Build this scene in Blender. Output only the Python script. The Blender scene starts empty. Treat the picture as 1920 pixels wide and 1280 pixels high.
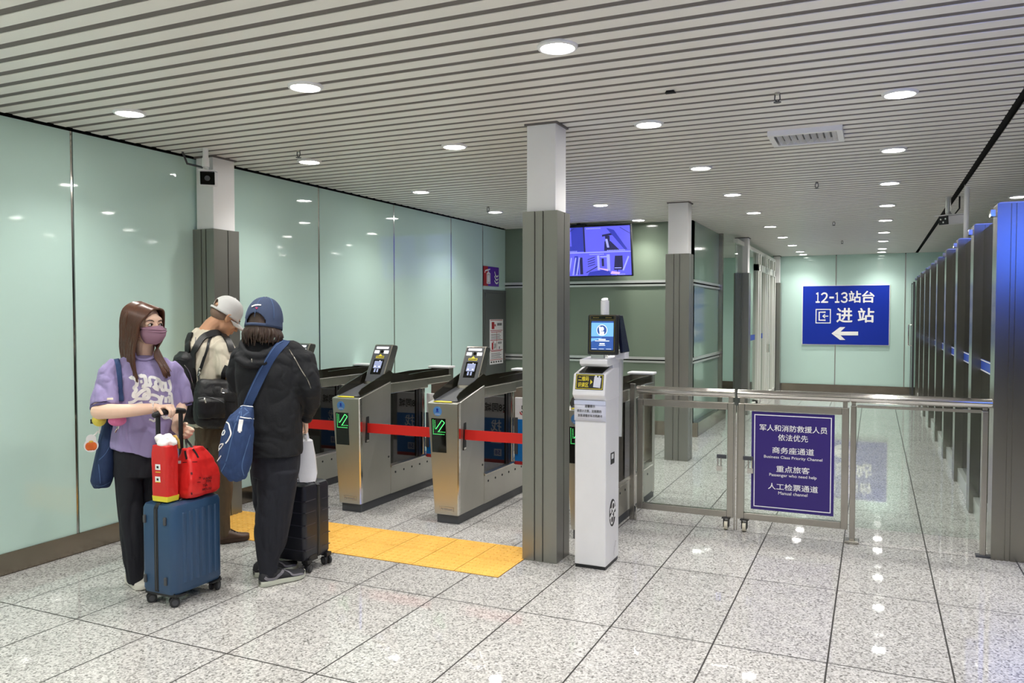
import bpy, bmesh, math, random
import numpy as np
from mathutils import Vector, Matrix, noise
random.seed(7)
C = bpy.context.scene.collection
sc = bpy.context.scene
# ---------------------------------------------------------------- camera, world, exposure
HC = 1.55                       # eye height
FPX = 1500.0                    # focal length in pixels of a 1920 wide frame
YAW = math.radians(24.374); PIT = math.radians(1.928)
cam = bpy.data.cameras.new('camera'); cam.sensor_width = 36.0; cam.lens = 36.0 * FPX / 1920.0
cam_o = bpy.data.objects.new('camera', cam); C.objects.link(cam_o)
cam_o.location = (0, 0, HC); cam_o.rotation_euler = (math.pi / 2 - PIT, 0, YAW)
cam.clip_start = 0.05; cam.clip_end = 200
sc.camera = cam_o
w = bpy.data.worlds.new('world'); sc.world = w; w.use_nodes = True
w.node_tree.nodes['Background'].inputs[0].default_value = (0.86, 0.9, 1.0, 1)
w.node_tree.nodes['Background'].inputs[1].default_value = 0.55
sc.view_settings.view_transform = 'Standard'; sc.view_settings.look = 'None'
sc.view_settings.exposure = 2.42; sc.view_settings.gamma = 1.0; sc.view_settings.use_curve_mapping = False
sc.cycles.use_denoising = True
sc.cycles.max_bounces = 10; sc.cycles.diffuse_bounces = 5; sc.cycles.glossy_bounces = 5
sc.cycles.transmission_bounces = 8; sc.cycles.transparent_max_bounces = 12
sc.cycles.sample_clamp_indirect = 6.0
sc.cycles.caustics_reflective = False; sc.cycles.caustics_refractive = False
BEAM = 13.5; BOARD = 1.5
LAMP = 10.0
CEIL = 2.735
XL, XR, YB, YF = -4.70, 0.76, 10.15, 17.2   # left wall, glass partition line, back wall, far wall

FWD = Vector((-math.sin(YAW) * math.cos(PIT), math.cos(YAW) * math.cos(PIT), -math.sin(PIT)))
RGT = Vector((math.cos(YAW), math.sin(YAW), 0)); UPV = RGT.cross(FWD)
EYE = Vector((0, 0, HC))
def ray(px, py): return FWD + RGT * ((px - 960) / FPX) - UPV * ((py - 640) / FPX)
def onx(px, py, x): d = ray(px, py); return EYE + d * (x / d.x)
def ony(px, py, y): d = ray(px, py); return EYE + d * (y / d.y)
def onz(px, py, z=0.0): d = ray(px, py); return EYE + d * ((z - HC) / d.z)
# ---------------------------------------------------------------- materials
def srgb(r, g, b):
    f = lambda c: (c / 255 / 12.92) if c / 255 <= 0.04045 else ((c / 255 + 0.055) / 1.055) ** 2.4
    return (f(r), f(g), f(b), 1)
def mat(name, col, rough=0.5, metal=0.0, **kw):
    m = bpy.data.materials.new(name); m.use_nodes = True
    p = m.node_tree.nodes['Principled BSDF']
    p.inputs['Base Color'].default_value = col if len(col) == 4 else (*col, 1)
    p.inputs['Roughness'].default_value = rough; p.inputs['Metallic'].default_value = metal
    for k, v in kw.items(): p.inputs[k.replace('_', ' ')].default_value = v
    return m
def emit(name, col, s):
    m = bpy.data.materials.new(name); m.use_nodes = True; nt = m.node_tree
    p = nt.nodes['Principled BSDF']
    p.inputs['Base Color'].default_value = (0.02, 0.02, 0.02, 1)
    p.inputs['Emission Color'].default_value = col; p.inputs['Emission Strength'].default_value = s
    return m
def nodes(m): nt = m.node_tree; return nt, nt.nodes, nt.links, nt.nodes['Principled BSDF']
def noisy(m, scale, amt, detail=3, stretch=(1, 1, 1), rough_amt=0.0, bump=0.0, bscale=None):
    """break a material's colour (and gloss) up with a procedural noise"""
    nt, N, L, p = nodes(m)
    tc = N.new('ShaderNodeTexCoord'); mp = N.new('ShaderNodeMapping'); mp.inputs['Scale'].default_value = stretch
    no = N.new('ShaderNodeTexNoise'); no.inputs['Scale'].default_value = scale; no.inputs['Detail'].default_value = detail
    L.new(tc.outputs['Object'], mp.inputs[0]); L.new(mp.outputs[0], no.inputs['Vector'])
    c = p.inputs['Base Color'].default_value
    r = N.new('ShaderNodeMix'); r.data_type = 'RGBA'
    r.inputs[6].default_value = (c[0] * (1 - amt), c[1] * (1 - amt), c[2] * (1 - amt), 1)
    r.inputs[7].default_value = (min(1, c[0] * (1 + amt)), min(1, c[1] * (1 + amt)), min(1, c[2] * (1 + amt)), 1)
    L.new(no.outputs['Fac'], r.inputs[0]); L.new(r.outputs[2], p.inputs['Base Color'])
    if rough_amt:
        mr = N.new('ShaderNodeMapRange'); b = p.inputs['Roughness'].default_value
        mr.inputs[3].default_value = max(0.02, b - rough_amt); mr.inputs[4].default_value = b + rough_amt
        L.new(no.outputs['Fac'], mr.inputs[0]); L.new(mr.outputs[0], p.inputs['Roughness'])
    if bump:
        n2 = N.new('ShaderNodeTexNoise'); n2.inputs['Scale'].default_value = bscale or scale; n2.inputs['Detail'].default_value = 2
        L.new(mp.outputs[0], n2.inputs['Vector'])
        bp = N.new('ShaderNodeBump'); bp.inputs['Strength'].default_value = bump; bp.inputs['Distance'].default_value = 0.01
        L.new(n2.outputs['Fac'], bp.inputs['Height']); L.new(bp.outputs[0], p.inputs['Normal'])
    return m
MT = {}
MT['steel'] = noisy(mat('brushed_steel', srgb(184, 180, 172), 0.24, 1.0), 3, 0.10, 4, (1, 1, 1), 0.06)
MT['steel_dull'] = noisy(mat('dull_steel', srgb(192, 190, 183), 0.38, 1.0), 2.5, 0.2, 6, (1, 1, 0.4), 0.08)
MT['cladding'] = noisy(mat('column_cladding', srgb(146, 145, 139), 0.36, 0.75), 4, 0.05, 3, (1, 1, 0.3), 0.04)
MT['post'] = noisy(mat('post_cladding', srgb(150, 148, 140), 0.24, 1.0), 4, 0.05, 3, (1, 1, 0.3), 0.04)
MT['chrome'] = mat('polished_steel', srgb(215, 213, 208), 0.12, 1.0)
MT['white_paint'] = noisy(mat('white_paint', srgb(242, 241, 240), 0.42), 5, 0.03)
MT['white_plastic'] = mat('white_plastic', srgb(236, 236, 238), 0.35)
MT['kiosk_white'] = noisy(mat('scuffed_white', srgb(232, 232, 234), 0.38), 7, 0.07, 6, (1, 1, 0.6))
MT['black_plastic'] = mat('black_plastic', srgb(30, 30, 32), 0.4)
MT['dark_rubber'] = mat('dark_rubber', srgb(45, 46, 49), 0.6)
MT['dark_grey'] = mat('dark_grey', srgb(74, 76, 80), 0.5)
MT['black_glass'] = mat('black_glass', srgb(20, 20, 17), 0.05)
MT['smoked'] = mat('smoked_acrylic', srgb(40, 38, 30), 0.08, 0.0, Alpha=0.94)
MT['shadow_gap'] = mat('black_gap', srgb(14, 14, 14), 0.9)
MT['slat'] = mat('ceiling_slat', srgb(234, 231, 225), 0.38)
MT['slat_back'] = mat('ceiling_recess', srgb(108, 103, 100), 0.7)
MT['mint'] = noisy(mat('mint_glass', srgb(206, 235, 226), 0.04, 0.0, IOR=1.5), 0.9, 0.03, 2)
MT['sage'] = noisy(mat('sage_glass', srgb(124, 138, 122), 0.10, 0.0, IOR=1.5), 0.8, 0.05, 2)
MT['sage_light'] = noisy(mat('pale_sage_glass', srgb(142, 170, 155), 0.10, 0.0, IOR=1.5), 0.8, 0.05, 2)
MT['alu'] = mat('anodised_aluminium', srgb(220, 222, 220), 0.3, 0.6)
MT['base_steel'] = noisy(mat('skirting_steel', srgb(158, 148, 135), 0.22, 1.0), 2, 0.08, 3, (1, 1, 1), 0.05)
MT['blue_sign'] = mat('blue_sign', srgb(14, 48, 168), 0.3)
MT['purple_sign'] = mat('indigo_sign', srgb(52, 33, 118), 0.3)
MT['white_ink'] = mat('white_ink', srgb(250, 249, 248), 0.45)
MT['black_ink'] = mat('black_ink', srgb(20, 20, 22), 0.5)
MT['yellow_ink'] = mat('yellow_ink', srgb(236, 220, 60), 0.45)
MT['red_ink'] = mat('red_ink', srgb(176, 38, 44), 0.45)
MT['blue_ink'] = mat('blue_ink', srgb(30, 76, 190), 0.4)
MT['grey_ink'] = mat('grey_ink', srgb(120, 112, 112), 0.5)
MT['paper'] = mat('paper', srgb(222, 224, 238), 0.6)
MT['red_belt'] = mat('red_webbing', srgb(214, 34, 30), 0.6)
MT['sticker_blue'] = mat('round_blue_sticker', srgb(84, 144, 214), 0.4)
MT['led_green'] = emit('green_led', (0.10, 1.0, 0.22, 1), 0.30)
MT['lamp'] = emit('downlight_diffuser', (1.0, 0.97, 0.92, 1), LAMP)
MT['lamp_white'] = emit('scanner_lamp', (0.95, 0.97, 1.0, 1), 0.4)
MT['cabinet'] = mat('grey_cabinet', srgb(96, 100, 97), 0.4)
MT['ad_blue'] = mat('advert_blue', srgb(20, 116, 196), 0.4)
MT['wheel_cream'] = mat('cream_wheel', srgb(220, 214, 190), 0.5)
MT['door_white'] = mat('white_door_frame', srgb(236, 236, 228), 0.35)
def glass(name, col, rough=0.0):
    m = mat(name, col, rough, 0.0, IOR=1.45); m.node_tree.nodes['Principled BSDF'].inputs['Transmission Weight'].default_value = 1.0
    return m
def thin_glass(name, col, gl=0.08):
    """clear sheet: light passes straight through, with a fresnel reflection"""
    m = bpy.data.materials.new(name); m.use_nodes = True; nt = m.node_tree; N = nt.nodes; L = nt.links
    N.remove(N['Principled BSDF']); out = N['Material Output']
    tr = N.new('ShaderNodeBsdfTransparent'); tr.inputs[0].default_value = col
    g = N.new('ShaderNodeBsdfGlossy'); g.inputs['Roughness'].default_value = 0.02
    fr = N.new('ShaderNodeFresnel'); ge = N.new('ShaderNodeNewGeometry'); io = N.new('ShaderNodeMapRange')
    io.inputs[3].default_value = 1.45; io.inputs[4].default_value = 1 / 1.45; L.new(ge.outputs['Backfacing'], io.inputs[0]); L.new(io.outputs[0], fr.inputs[0])
    mx = N.new('ShaderNodeMixShader'); L.new(fr.outputs[0], mx.inputs[0]); L.new(tr.outputs[0], mx.inputs[1]); L.new(g.outputs[0], mx.inputs[2])
    L.new(mx.outputs[0], out.inputs[0]); return m
MT['clear'] = thin_glass('clear_glass', (0.93, 0.97, 0.95, 1))
MT['smoke_glass'] = thin_glass('grey_glass', (0.40, 0.43, 0.39, 1))
MT['door_glass'] = thin_glass('pale_glass', (0.85, 0.93, 0.88, 1))
MT['dark_window'] = thin_glass('dark_window_glass', (0.16, 0.16, 0.15, 1))

def floor_material():
    m = mat('speckled_granite', (0.5, 0.5, 0.5), 0.13, 0.0, IOR=1.5); nt, N, L, p = nodes(m)
    geo = N.new('ShaderNodeNewGeometry'); sep = N.new('ShaderNodeSeparateXYZ'); L.new(geo.outputs['Position'], sep.inputs[0])
    def math_(op, a, b=None):
        n = N.new('ShaderNodeMath'); n.operation = op
        for i, v in enumerate((a, b)):
            if v is None: continue
            if isinstance(v, (int, float)): n.inputs[i].default_value = v
            else: L.new(v, n.inputs[i])
        return n.outputs[0]
    def joint(c, off, pitch, width):
        t = math_('DIVIDE', math_('SUBTRACT', c, off), pitch)
        f = math_('ABSOLUTE', math_('SUBTRACT', math_('FRACT', math_('ADD', t, 0.5)), 0.5))
        return math_('LESS_THAN', f, width / pitch / 2)
    jx = joint(sep.outputs['X'], 0.331, 0.502, 0.008); jy = joint(sep.outputs['Y'], 2.75, 1.03, 0.008)
    jt = math_('MAXIMUM', jx, jy)
    vo = N.new('ShaderNodeTexVoronoi'); vo.inputs['Scale'].default_value = 120; L.new(geo.outputs['Position'], vo.inputs['Vector'])
    n1 = N.new('ShaderNodeTexNoise'); n1.inputs['Scale'].default_value = 85; n1.inputs['Detail'].default_value = 3; L.new(geo.outputs['Position'], n1.inputs['Vector'])
    n2 = N.new('ShaderNodeTexNoise'); n2.inputs['Scale'].default_value = 1.1; n2.inputs['Detail'].default_value = 3; L.new(geo.outputs['Position'], n2.inputs['Vector'])
    bw = N.new('ShaderNodeRGBToBW'); L.new(vo.outputs['Color'], bw.inputs[0])
    mixf = math_('ADD', math_('MULTIPLY', bw.outputs[0], 0.55), math_('MULTIPLY', n1.outputs['Fac'], 0.5))
    cr = N.new('ShaderNodeValToRGB'); e = cr.color_ramp.elements
    e[0].position = 0.27; e[0].color = srgb(112, 110, 107); e[1].position = 0.72; e[1].color = srgb(218, 216, 213)
    k = cr.color_ramp.elements.new(0.42); k.color = srgb(172, 170, 167); k = cr.color_ramp.elements.new(0.54); k.color = srgb(196, 194, 191)
    L.new(mixf, cr.inputs[0])
    mr = N.new('ShaderNodeMapRange'); mr.inputs[1].default_value = 0.3; mr.inputs[2].default_value = 0.7; mr.inputs[3].default_value = 0.93; mr.inputs[4].default_value = 1.04
    L.new(n2.outputs['Fac'], mr.inputs[0])
    mul = N.new('ShaderNodeMix'); mul.data_type = 'RGBA'; mul.blend_type = 'MULTIPLY'; mul.inputs[0].default_value = 1.0
    L.new(cr.outputs[0], mul.inputs[6]); L.new(mr.outputs[0], mul.inputs[7])
    mj = N.new('ShaderNodeMix'); mj.data_type = 'RGBA'; L.new(jt, mj.inputs[0]); L.new(mul.outputs[2], mj.inputs[6]); mj.inputs[7].default_value = srgb(50, 48, 46)
    L.new(mj.outputs[2], p.inputs['Base Color'])
    ro = math_('ADD', math_('MULTIPLY', jt, 0.5), math_('ADD', 0.012, math_('MULTIPLY', bw.outputs[0], 0.03))); L.new(ro, p.inputs['Roughness'])
    return m
MT['floor'] = floor_material()
# ---------------------------------------------------------------- object helpers
def link(o): C.objects.link(o); return o
class MB:
    """collects shapes (in world coordinates unless said otherwise) and links them as ONE mesh object"""
    def __init__(s): s.bm = bmesh.new()
    def quad(s, pts):
        return s.bm.faces.new([s.bm.verts.new(p) for p in pts])
    def box(s, x0, x1, y0, y1, z0, z1):
        v = [s.bm.verts.new((x, y, z)) for x in (x0, x1) for y in (y0, y1) for z in (z0, z1)]
        for f in ((0, 1, 3, 2), (4, 6, 7, 5), (0, 4, 5, 1), (2, 3, 7, 6), (0, 2, 6, 4), (1, 5, 7, 3)): s.bm.faces.new([v[i] for i in f])
        return s
    def prism(s, poly, a0, a1, axis='x'):
        """polygon extruded along an axis: axis x -> poly is (y,z); y -> (x,z); z -> (x,y)"""
        f = {'x': lambda p, a: (a, p[0], p[1]), 'y': lambda p, a: (p[0], a, p[1]), 'z': lambda p, a: (p[0], p[1], a)}[axis]
        A = [s.bm.verts.new(f(p, a0)) for p in poly]; B = [s.bm.verts.new(f(p, a1)) for p in poly]; n = len(poly)
        s.bm.faces.new(A[::-1]); s.bm.faces.new(B)
        for i in range(n): s.bm.faces.new((A[i], A[(i + 1) % n], B[(i + 1) % n], B[i]))
        return s
    def slab(s, corners, thick):
        """a flat plate from 4 corner points, thickened backwards along its normal"""
        p = [Vector(c) for c in corners]; n = (p[1] - p[0]).cross(p[3] - p[0]).normalized() * thick
        A = [s.bm.verts.new(c) for c in p]; B = [s.bm.verts.new(c - n) for c in p]
        s.bm.faces.new(A); s.bm.faces.new(B[::-1])
        for i in range(len(p)): s.bm.faces.new((A[i], B[i], B[(i + 1) % len(p)], A[(i + 1) % len(p)]))
        return s
    def tube(s, pts, r, seg=12, cap=True, round_=False):
        pts = [Vector(p) for p in pts]; n = len(pts)
        if isinstance(r, (int, float)): r = [r] * n
        if round_:   # hemispherical ends
            d0 = (pts[0] - pts[1]).normalized(); d1 = (pts[-1] - pts[-2]).normalized()
            P0 = [(pts[0] + d0 * r[0] * math.sin(a), max(r[0] * math.cos(a), 1e-4)) for a in (1.35, 0.95, 0.5)]
            P1 = [(pts[-1] + d1 * r[-1] * math.sin(a), max(r[-1] * math.cos(a), 1e-4)) for a in (0.5, 0.95, 1.35)]
            pts = [p for p, _ in P0] + pts + [p for p, _ in P1]; r = [q for _, q in P0] + list(r) + [q for _, q in P1]; n = len(pts)
        t = [(pts[min(i + 1, n - 1)] - pts[max(i - 1, 0)]).normalized() for i in range(n)]
        up = Vector((0, 0, 1)) if abs(t[0].z) < 0.9 else Vector((1, 0, 0))
        a = t[0].cross(up).normalized(); rings = []
        for i in range(n):
            a = (a - t[i] * a.dot(t[i])).normalized(); b = t[i].cross(a)
            rings.append([s.bm.verts.new(pts[i] + (a * math.cos(k * 2 * math.pi / seg) + b * math.sin(k * 2 * math.pi / seg)) * r[i]) for k in range(seg)])
        for A, B in zip(rings, rings[1:]):
            for k in range(seg): s.bm.faces.new((A[k], A[(k + 1) % seg], B[(k + 1) % seg], B[k]))
        if cap: s.bm.faces.new(rings[0][::-1]); s.bm.faces.new(rings[-1])
        return s
    def loft(s, rings, cap=True, closed=True):
        R = [[s.bm.verts.new(p) for p in ring] for ring in rings]; n = len(R[0])
        for A, B in zip(R, R[1:]):
            for k in range(n if closed else n - 1): s.bm.faces.new((A[k], A[(k + 1) % n], B[(k + 1) % n], B[k]))
        if cap and closed: s.bm.faces.new(R[0][::-1]); s.bm.faces.new(R[-1])
        return s
    def ball(s, c, r, seg=16, rings=10, basis=None):
        """ellipsoid; r is a number or 3 radii along the basis axes"""
        r = (r, r, r) if isinstance(r, (int, float)) else r; c = Vector(c)
        bx = basis or (Vector((1, 0, 0)), Vector((0, 1, 0)), Vector((0, 0, 1)))
        P = lambda th, ph: c + bx[0] * (r[0] * math.sin(th) * math.cos(ph)) + bx[1] * (r[1] * math.sin(th) * math.sin(ph)) + bx[2] * (r[2] * math.cos(th))
        top = s.bm.verts.new(P(0, 0)); bot = s.bm.verts.new(P(math.pi, 0))
        R = [[s.bm.verts.new(P(math.pi * i / rings, 2 * math.pi * k / seg)) for k in range(seg)] for i in range(1, rings)]
        for k in range(seg):
            s.bm.faces.new((top, R[0][k], R[0][(k + 1) % seg])); s.bm.faces.new((bot, R[-1][(k + 1) % seg], R[-1][k]))
        for A, B in zip(R, R[1:]):
            for k in range(seg): s.bm.faces.new((A[k], B[k], B[(k + 1) % seg], A[(k + 1) % seg]))
        return s
    def disc(s, c, n, r, thick, seg=24, rx=None):
        n = Vector(n).normalized(); s.tube([Vector(c), Vector(c) + n * thick], r, seg); return s
    def build(s, name, m, parent=None, smooth=False, bevel=0, local=False, bseg=2, fix=True):
        bm = s.bm
        if fix: bmesh.ops.recalc_face_normals(bm, faces=bm.faces)
        if parent is not None and not local:
            off = parent.location.copy()
            q = parent.parent
            while q is not None: off += q.location; q = q.parent
            bmesh.ops.translate(bm, verts=bm.verts, vec=-off)
        me = bpy.data.meshes.new(name); bm.to_mesh(me); bm.free()
        me.materials.append(MT[m] if isinstance(m, str) else m)
        if smooth:
            for p in me.polygons: p.use_smooth = True
        o = link(bpy.data.objects.new(name, me)); o.parent = parent
        if smooth == 'auto':
            md = o.modifiers.new('edges', 'EDGE_SPLIT'); md.split_angle = math.radians(40)
        if bevel:
            md = o.modifiers.new('bevel', 'BEVEL'); md.width = bevel; md.segments = bseg; md.limit_method = 'ANGLE'; md.angle_limit = math.radians(35)
        return o
def tag(o, label, cat, group=None, kind=None):
    o['label'] = label; o['category'] = cat
    if group: o['group'] = group
    if kind: o['kind'] = kind
    return o
def thing(name, label, cat, loc=(0, 0, 0), group=None):
    o = link(bpy.data.objects.new(name, None)); o.location = loc; o.empty_display_size = 0.1
    return tag(o, label, cat, group)
def struct(o): o['kind'] = 'structure'; return o
def copy_tree(o, parent=None):
    c = o.copy(); C.objects.link(c); c.parent = parent
    for ch in list(o.children): copy_tree(ch, c)
    return c
def text(name, s, size, m, parent, org, xd=(1, 0, 0), yd=(0, 0, 1), align='CENTER', bold=0.0, depth=0.0015, squeeze=1.0, spacing=1.0):
    """lettering as a real mesh: org is the anchor on the baseline, xd/yd the reading and up directions"""
    cu = bpy.data.curves.new(name, 'FONT'); cu.body = s; cu.size = size; cu.align_x = align; cu.offset = bold; cu.extrude = depth / 2
    cu.resolution_u = 3; cu.space_character = spacing
    o = link(bpy.data.objects.new('tmp', cu)); dg = bpy.context.evaluated_depsgraph_get(); dg.update()
    me = bpy.data.meshes.new_from_object(o.evaluated_get(dg)); bpy.data.objects.remove(o); bpy.data.curves.remove(cu)
    xd = Vector(xd).normalized(); yd = Vector(yd).normalized(); nd = xd.cross(yd)
    org = Vector(org); off = Vector()
    q = parent
    while q is not None: off += q.location; q = q.parent
    for v in me.vertices: v.co = org + xd * v.co.x * squeeze + yd * v.co.y + nd * v.co.z - off
    me.materials.clear(); me.materials.append(MT[m]); me.name = name
    o = link(bpy.data.objects.new(name, me)); o.parent = parent
    return o
def text_fit(name, s, m, parent, ll, xd, yd, width, height, bold=0.0, depth=0.001, spacing=1.0):
    """lettering scaled into a width x height box whose lower-left corner is ll"""
    o = text(name, s, 1.0, m, None, (0, 0, 0), (1, 0, 0), (0, 1, 0), 'LEFT', 0.0, 0.0, 1.0, spacing)
    me = o.data
    if bold:      # heavier strokes: the outline repeated with small shifts
        bm = bmesh.new()
        for k, (a, b) in enumerate(((0, 0), (bold, 0), (-bold, 0), (0, bold), (0, -bold))):
            n0 = len(bm.verts); bm.from_mesh(me); bm.verts.ensure_lookup_table()
            for v in bm.verts[n0:]: v.co += Vector((a, b, .0004 * k))
        bm.to_mesh(me); bm.free()
    vs = me.vertices
    x0 = min(v.co.x for v in vs); x1 = max(v.co.x for v in vs); y0 = min(v.co.y for v in vs); y1 = max(v.co.y for v in vs)
    xd = Vector(xd).normalized(); yd = Vector(yd).normalized(); nd = xd.cross(yd); off = Vector()
    q = parent
    while q is not None: off += q.location; q = q.parent
    for v in vs: v.co = Vector(ll) + xd * ((v.co.x - x0) / (x1 - x0) * width) + yd * ((v.co.y - y0) / (y1 - y0) * height) + nd * (depth + v.co.z * .4) - off
    o.parent = parent
    return o
class Plane:
    """a flat face in the scene to lay decals on: origin, reading direction, up direction"""
    def __init__(s, org, xd, yd): s.o = Vector(org); s.x = Vector(xd).normalized(); s.y = Vector(yd).normalized(); s.n = s.x.cross(s.y)
    def p(s, x, y, d=0.0): return s.o + s.x * x + s.y * y + s.n * d
    def rect(s, mb, x0, x1, y0, y1, d=0.0015): mb.slab([s.p(x0, y0, d), s.p(x1, y0, d), s.p(x1, y1, d), s.p(x0, y1, d)], d * 0.9); return mb
    def poly(s, mb, pts, d=0.0015): mb.slab([s.p(x, y, d) for x, y in pts], d * 0.9); return mb
    def frame(s, mb, x0, x1, y0, y1, t, d=0.0015):
        for a in ((x0, x1, y0, y0 + t), (x0, x1, y1 - t, y1), (x0, x0 + t, y0 + t, y1 - t), (x1 - t, x1, y0 + t, y1 - t)): s.rect(mb, *a, d=d)
        return mb
    def ell(s, mb, cx, cy, rx, ry, d=0.0015, seg=24):
        A = [mb.bm.verts.new(s.p(cx + rx * math.cos(2 * math.pi * k / seg), cy + ry * math.sin(2 * math.pi * k / seg), d)) for k in range(seg)]
        B = [mb.bm.verts.new(s.p(cx + rx * math.cos(2 * math.pi * k / seg), cy + ry * math.sin(2 * math.pi * k / seg), d * 0.1)) for k in range(seg)]
        mb.bm.faces.new(A); mb.bm.faces.new(B[::-1])
        for k in range(seg): mb.bm.faces.new((A[k], B[k], B[(k + 1) % seg], A[(k + 1) % seg]))
        return mb
    def stroke(s, mb, pts, wd, d=0.0015):
        """a flat ribbon along a 2-D path"""
        P = [Vector((a, b)) for a, b in pts]; L = []; R = []
        for i in range(len(P)):
            t = (P[min(i + 1, len(P) - 1)] - P[max(i - 1, 0)]).normalized(); n = Vector((-t.y, t.x)) * wd / 2
            L.append(P[i] + n); R.append(P[i] - n)
        vl = [mb.bm.verts.new(s.p(q.x, q.y, d)) for q in L]; vr = [mb.bm.verts.new(s.p(q.x, q.y, d)) for q in R]
        for i in range(len(P) - 1): mb.bm.faces.new((vr[i], vr[i + 1], vl[i + 1], vl[i]))
        return mb
    def text(s, name, t, m, parent, x, y, w_, h_, bold=0.0, d=0.002, spacing=1.0): return text_fit(name, t, m, parent, s.p(x, y), s.x, s.y, w_, h_, bold, d, spacing)
# ================================================================ THE SETTING
o = MB().box(-6, 5.5, -8, 20, -0.1, 0).build('floor', 'floor'); struct(o)
# ceiling: U-shaped strips with recessed gaps, a black slit over the glass partition
mb = MB(); P = 0.1305; y = -2.6 - 41 * P
while y < YF - 0.02:
    for x0, x1 in ((XL + 0.02, 0.695), (0.745, 5.3)):
        mb.prism([(y, CEIL + 0.004), (y, CEIL + 0.002), (y + 0.002, CEIL), (y + 0.082, CEIL), (y + 0.084, CEIL + 0.002), (y + 0.084, CEIL + 0.004)], x0, x1, 'x')
    y += P
ceil = mb.build('ceiling', 'slat'); struct(ceil)
mb = MB()
for x0, x1 in ((XL + 0.02, 0.695), (0.745, 5.3)): mb.box(x0, x1, -7.95, YF, CEIL + 0.0042, CEIL + 0.01)
mb.build('recess_sheet', 'slat_back', ceil)
MB().box(-6, 5.5, -8, 17.6, CEIL + 0.06, CEIL + 0.1).build('dark_void', 'shadow_gap', ceil)
# left wall: back-painted mint glass panels with steel seams
seams = [-7.9, -6.6, -5.3, -4.05, -2.75, -1.48, -0.21, 1.0, 2.27, 3.534, 4.80, 6.037, 7.31, 8.578, 9.44, YB]
mb = MB()
for a, b in zip(seams, seams[1:]): mb.box(XL - 0.03, XL, a + 0.013, b - 0.006, 0.13, CEIL - 0.014)
wl = mb.build('wall_left', 'mint'); struct(wl)
MB().box(XL - 0.12, XL - 0.032, -7.95, YB + 0.2, 0, CEIL + 0.06).build('wall_core', 'shadow_gap', wl)
for yy in seams[1:-1]:
    MB().box(XL - 0.03, XL + 0.003, yy - 0.009, yy + 0.003, 0.13, CEIL - 0.014).build('seam_strip', 'chrome', wl)
o = MB().box(XL - 0.03, XL + 0.008, -7.9, 9.44, 0, 0.13).build('baseboard_left', 'base_steel'); struct(o)
# back wall of the gate hall and the return wall
mb = MB()
for z0, z1 in ((0.18, 0.955), (0.99, 1.945), (1.98, CEIL)): mb.box(XL - 0.03, -2.1, YB, YB + 0.03, z0, z1)
wb = mb.build('wall_back', 'sage'); struct(wb)
MB().box(XL - 0.03, -2.1, YB + 0.031, YB + 0.12, 0, CEIL + 0.06).build('wall_core', 'shadow_gap', wb)
mb = MB()
for z0, z1 in ((0.18, 0.955), (0.99, 1.945), (1.98, CEIL)): mb.box(-2.13, -2.10, YB, 12.0, z0, z1)
ws = mb.build('wall_side', 'sage_light'); struct(ws)
MB().box(-2.22, -2.131, YB + 0.121, 12.0, 0, CEIL + 0.06).build('wall_core', 'shadow_gap', ws)
for i, z in enumerate((0.972, 1.962)):
    o = MB().box(XL, -2.075, YB - 0.03, YB + 0.01, z - 0.002, z + 0.03).box(-2.11, -2.075, YB, 12.0, z - 0.002, z + 0.03).build('trim_%d' % (i + 1), 'alu'); struct(o)
    o = MB().box(XL, -2.08, YB - 0.02, YB + 0.01, z - 0.045, z - 0.02).box(-2.105, -2.08, YB, 12.0, z - 0.045, z - 0.02).build('trim_%d' % (i + 3), 'alu'); struct(o)
o = MB().box(XL, -2.02, YB - 0.015, YB + 0.03, 0, 0.18).box(-2.13, -2.02, YB, 12.25, 0, 0.18).build('baseboard_back', 'base_steel', bevel=0.003); struct(o)
o = MB().box(-2.16, -2.04, 12.0, 12.06, 0, CEIL).build('trim_5', 'steel', bevel=0.003); struct(o)
# far wall
mb = MB(); fx = [XL - 0.03, -3.2, -1.95, -0.71, 0.53, 1.8, 3.1, 5.3]
for a, b in zip(fx, fx[1:]): mb.box(a + 0.006, b - 0.006, YF, YF + 0.03, 0.15, CEIL)
wf = mb.build('wall_far', 'mint'); struct(wf)
MB().box(XL - 0.1, 5.5, YF + 0.031, YF + 0.12, 0, CEIL + 0.06).build('wall_core', 'shadow_gap', wf)
for xx in fx[1:-1]:
    MB().box(xx - 0.008, xx + 0.008, YF - 0.004, YF + 0.03, 0.15, CEIL - 0.02).build('seam_strip', 'steel_dull', wf)
o = MB().box(XL, 5.3, YF - 0.02, YF + 0.03, 0, 0.15).build('baseboard_far', 'base_steel'); struct(o)
o = MB().box(XL - 0.1, 5.4, -8.1, -8, 0, CEIL + 0.06).build('wall_front', 'cabinet'); struct(o)
# wall beyond the glass partition, and the left wall of the room behind the white doors
o = MB().box(5.3, 5.4, -8, YF, 0, CEIL + 0.06).build('wall_right', 'sage_light'); struct(o)
o = MB().box(XL - 0.12, XL, YB + 0.2, YF, 0, CEIL + 0.06).build('wall_inner', 'mint'); struct(o)
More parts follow.
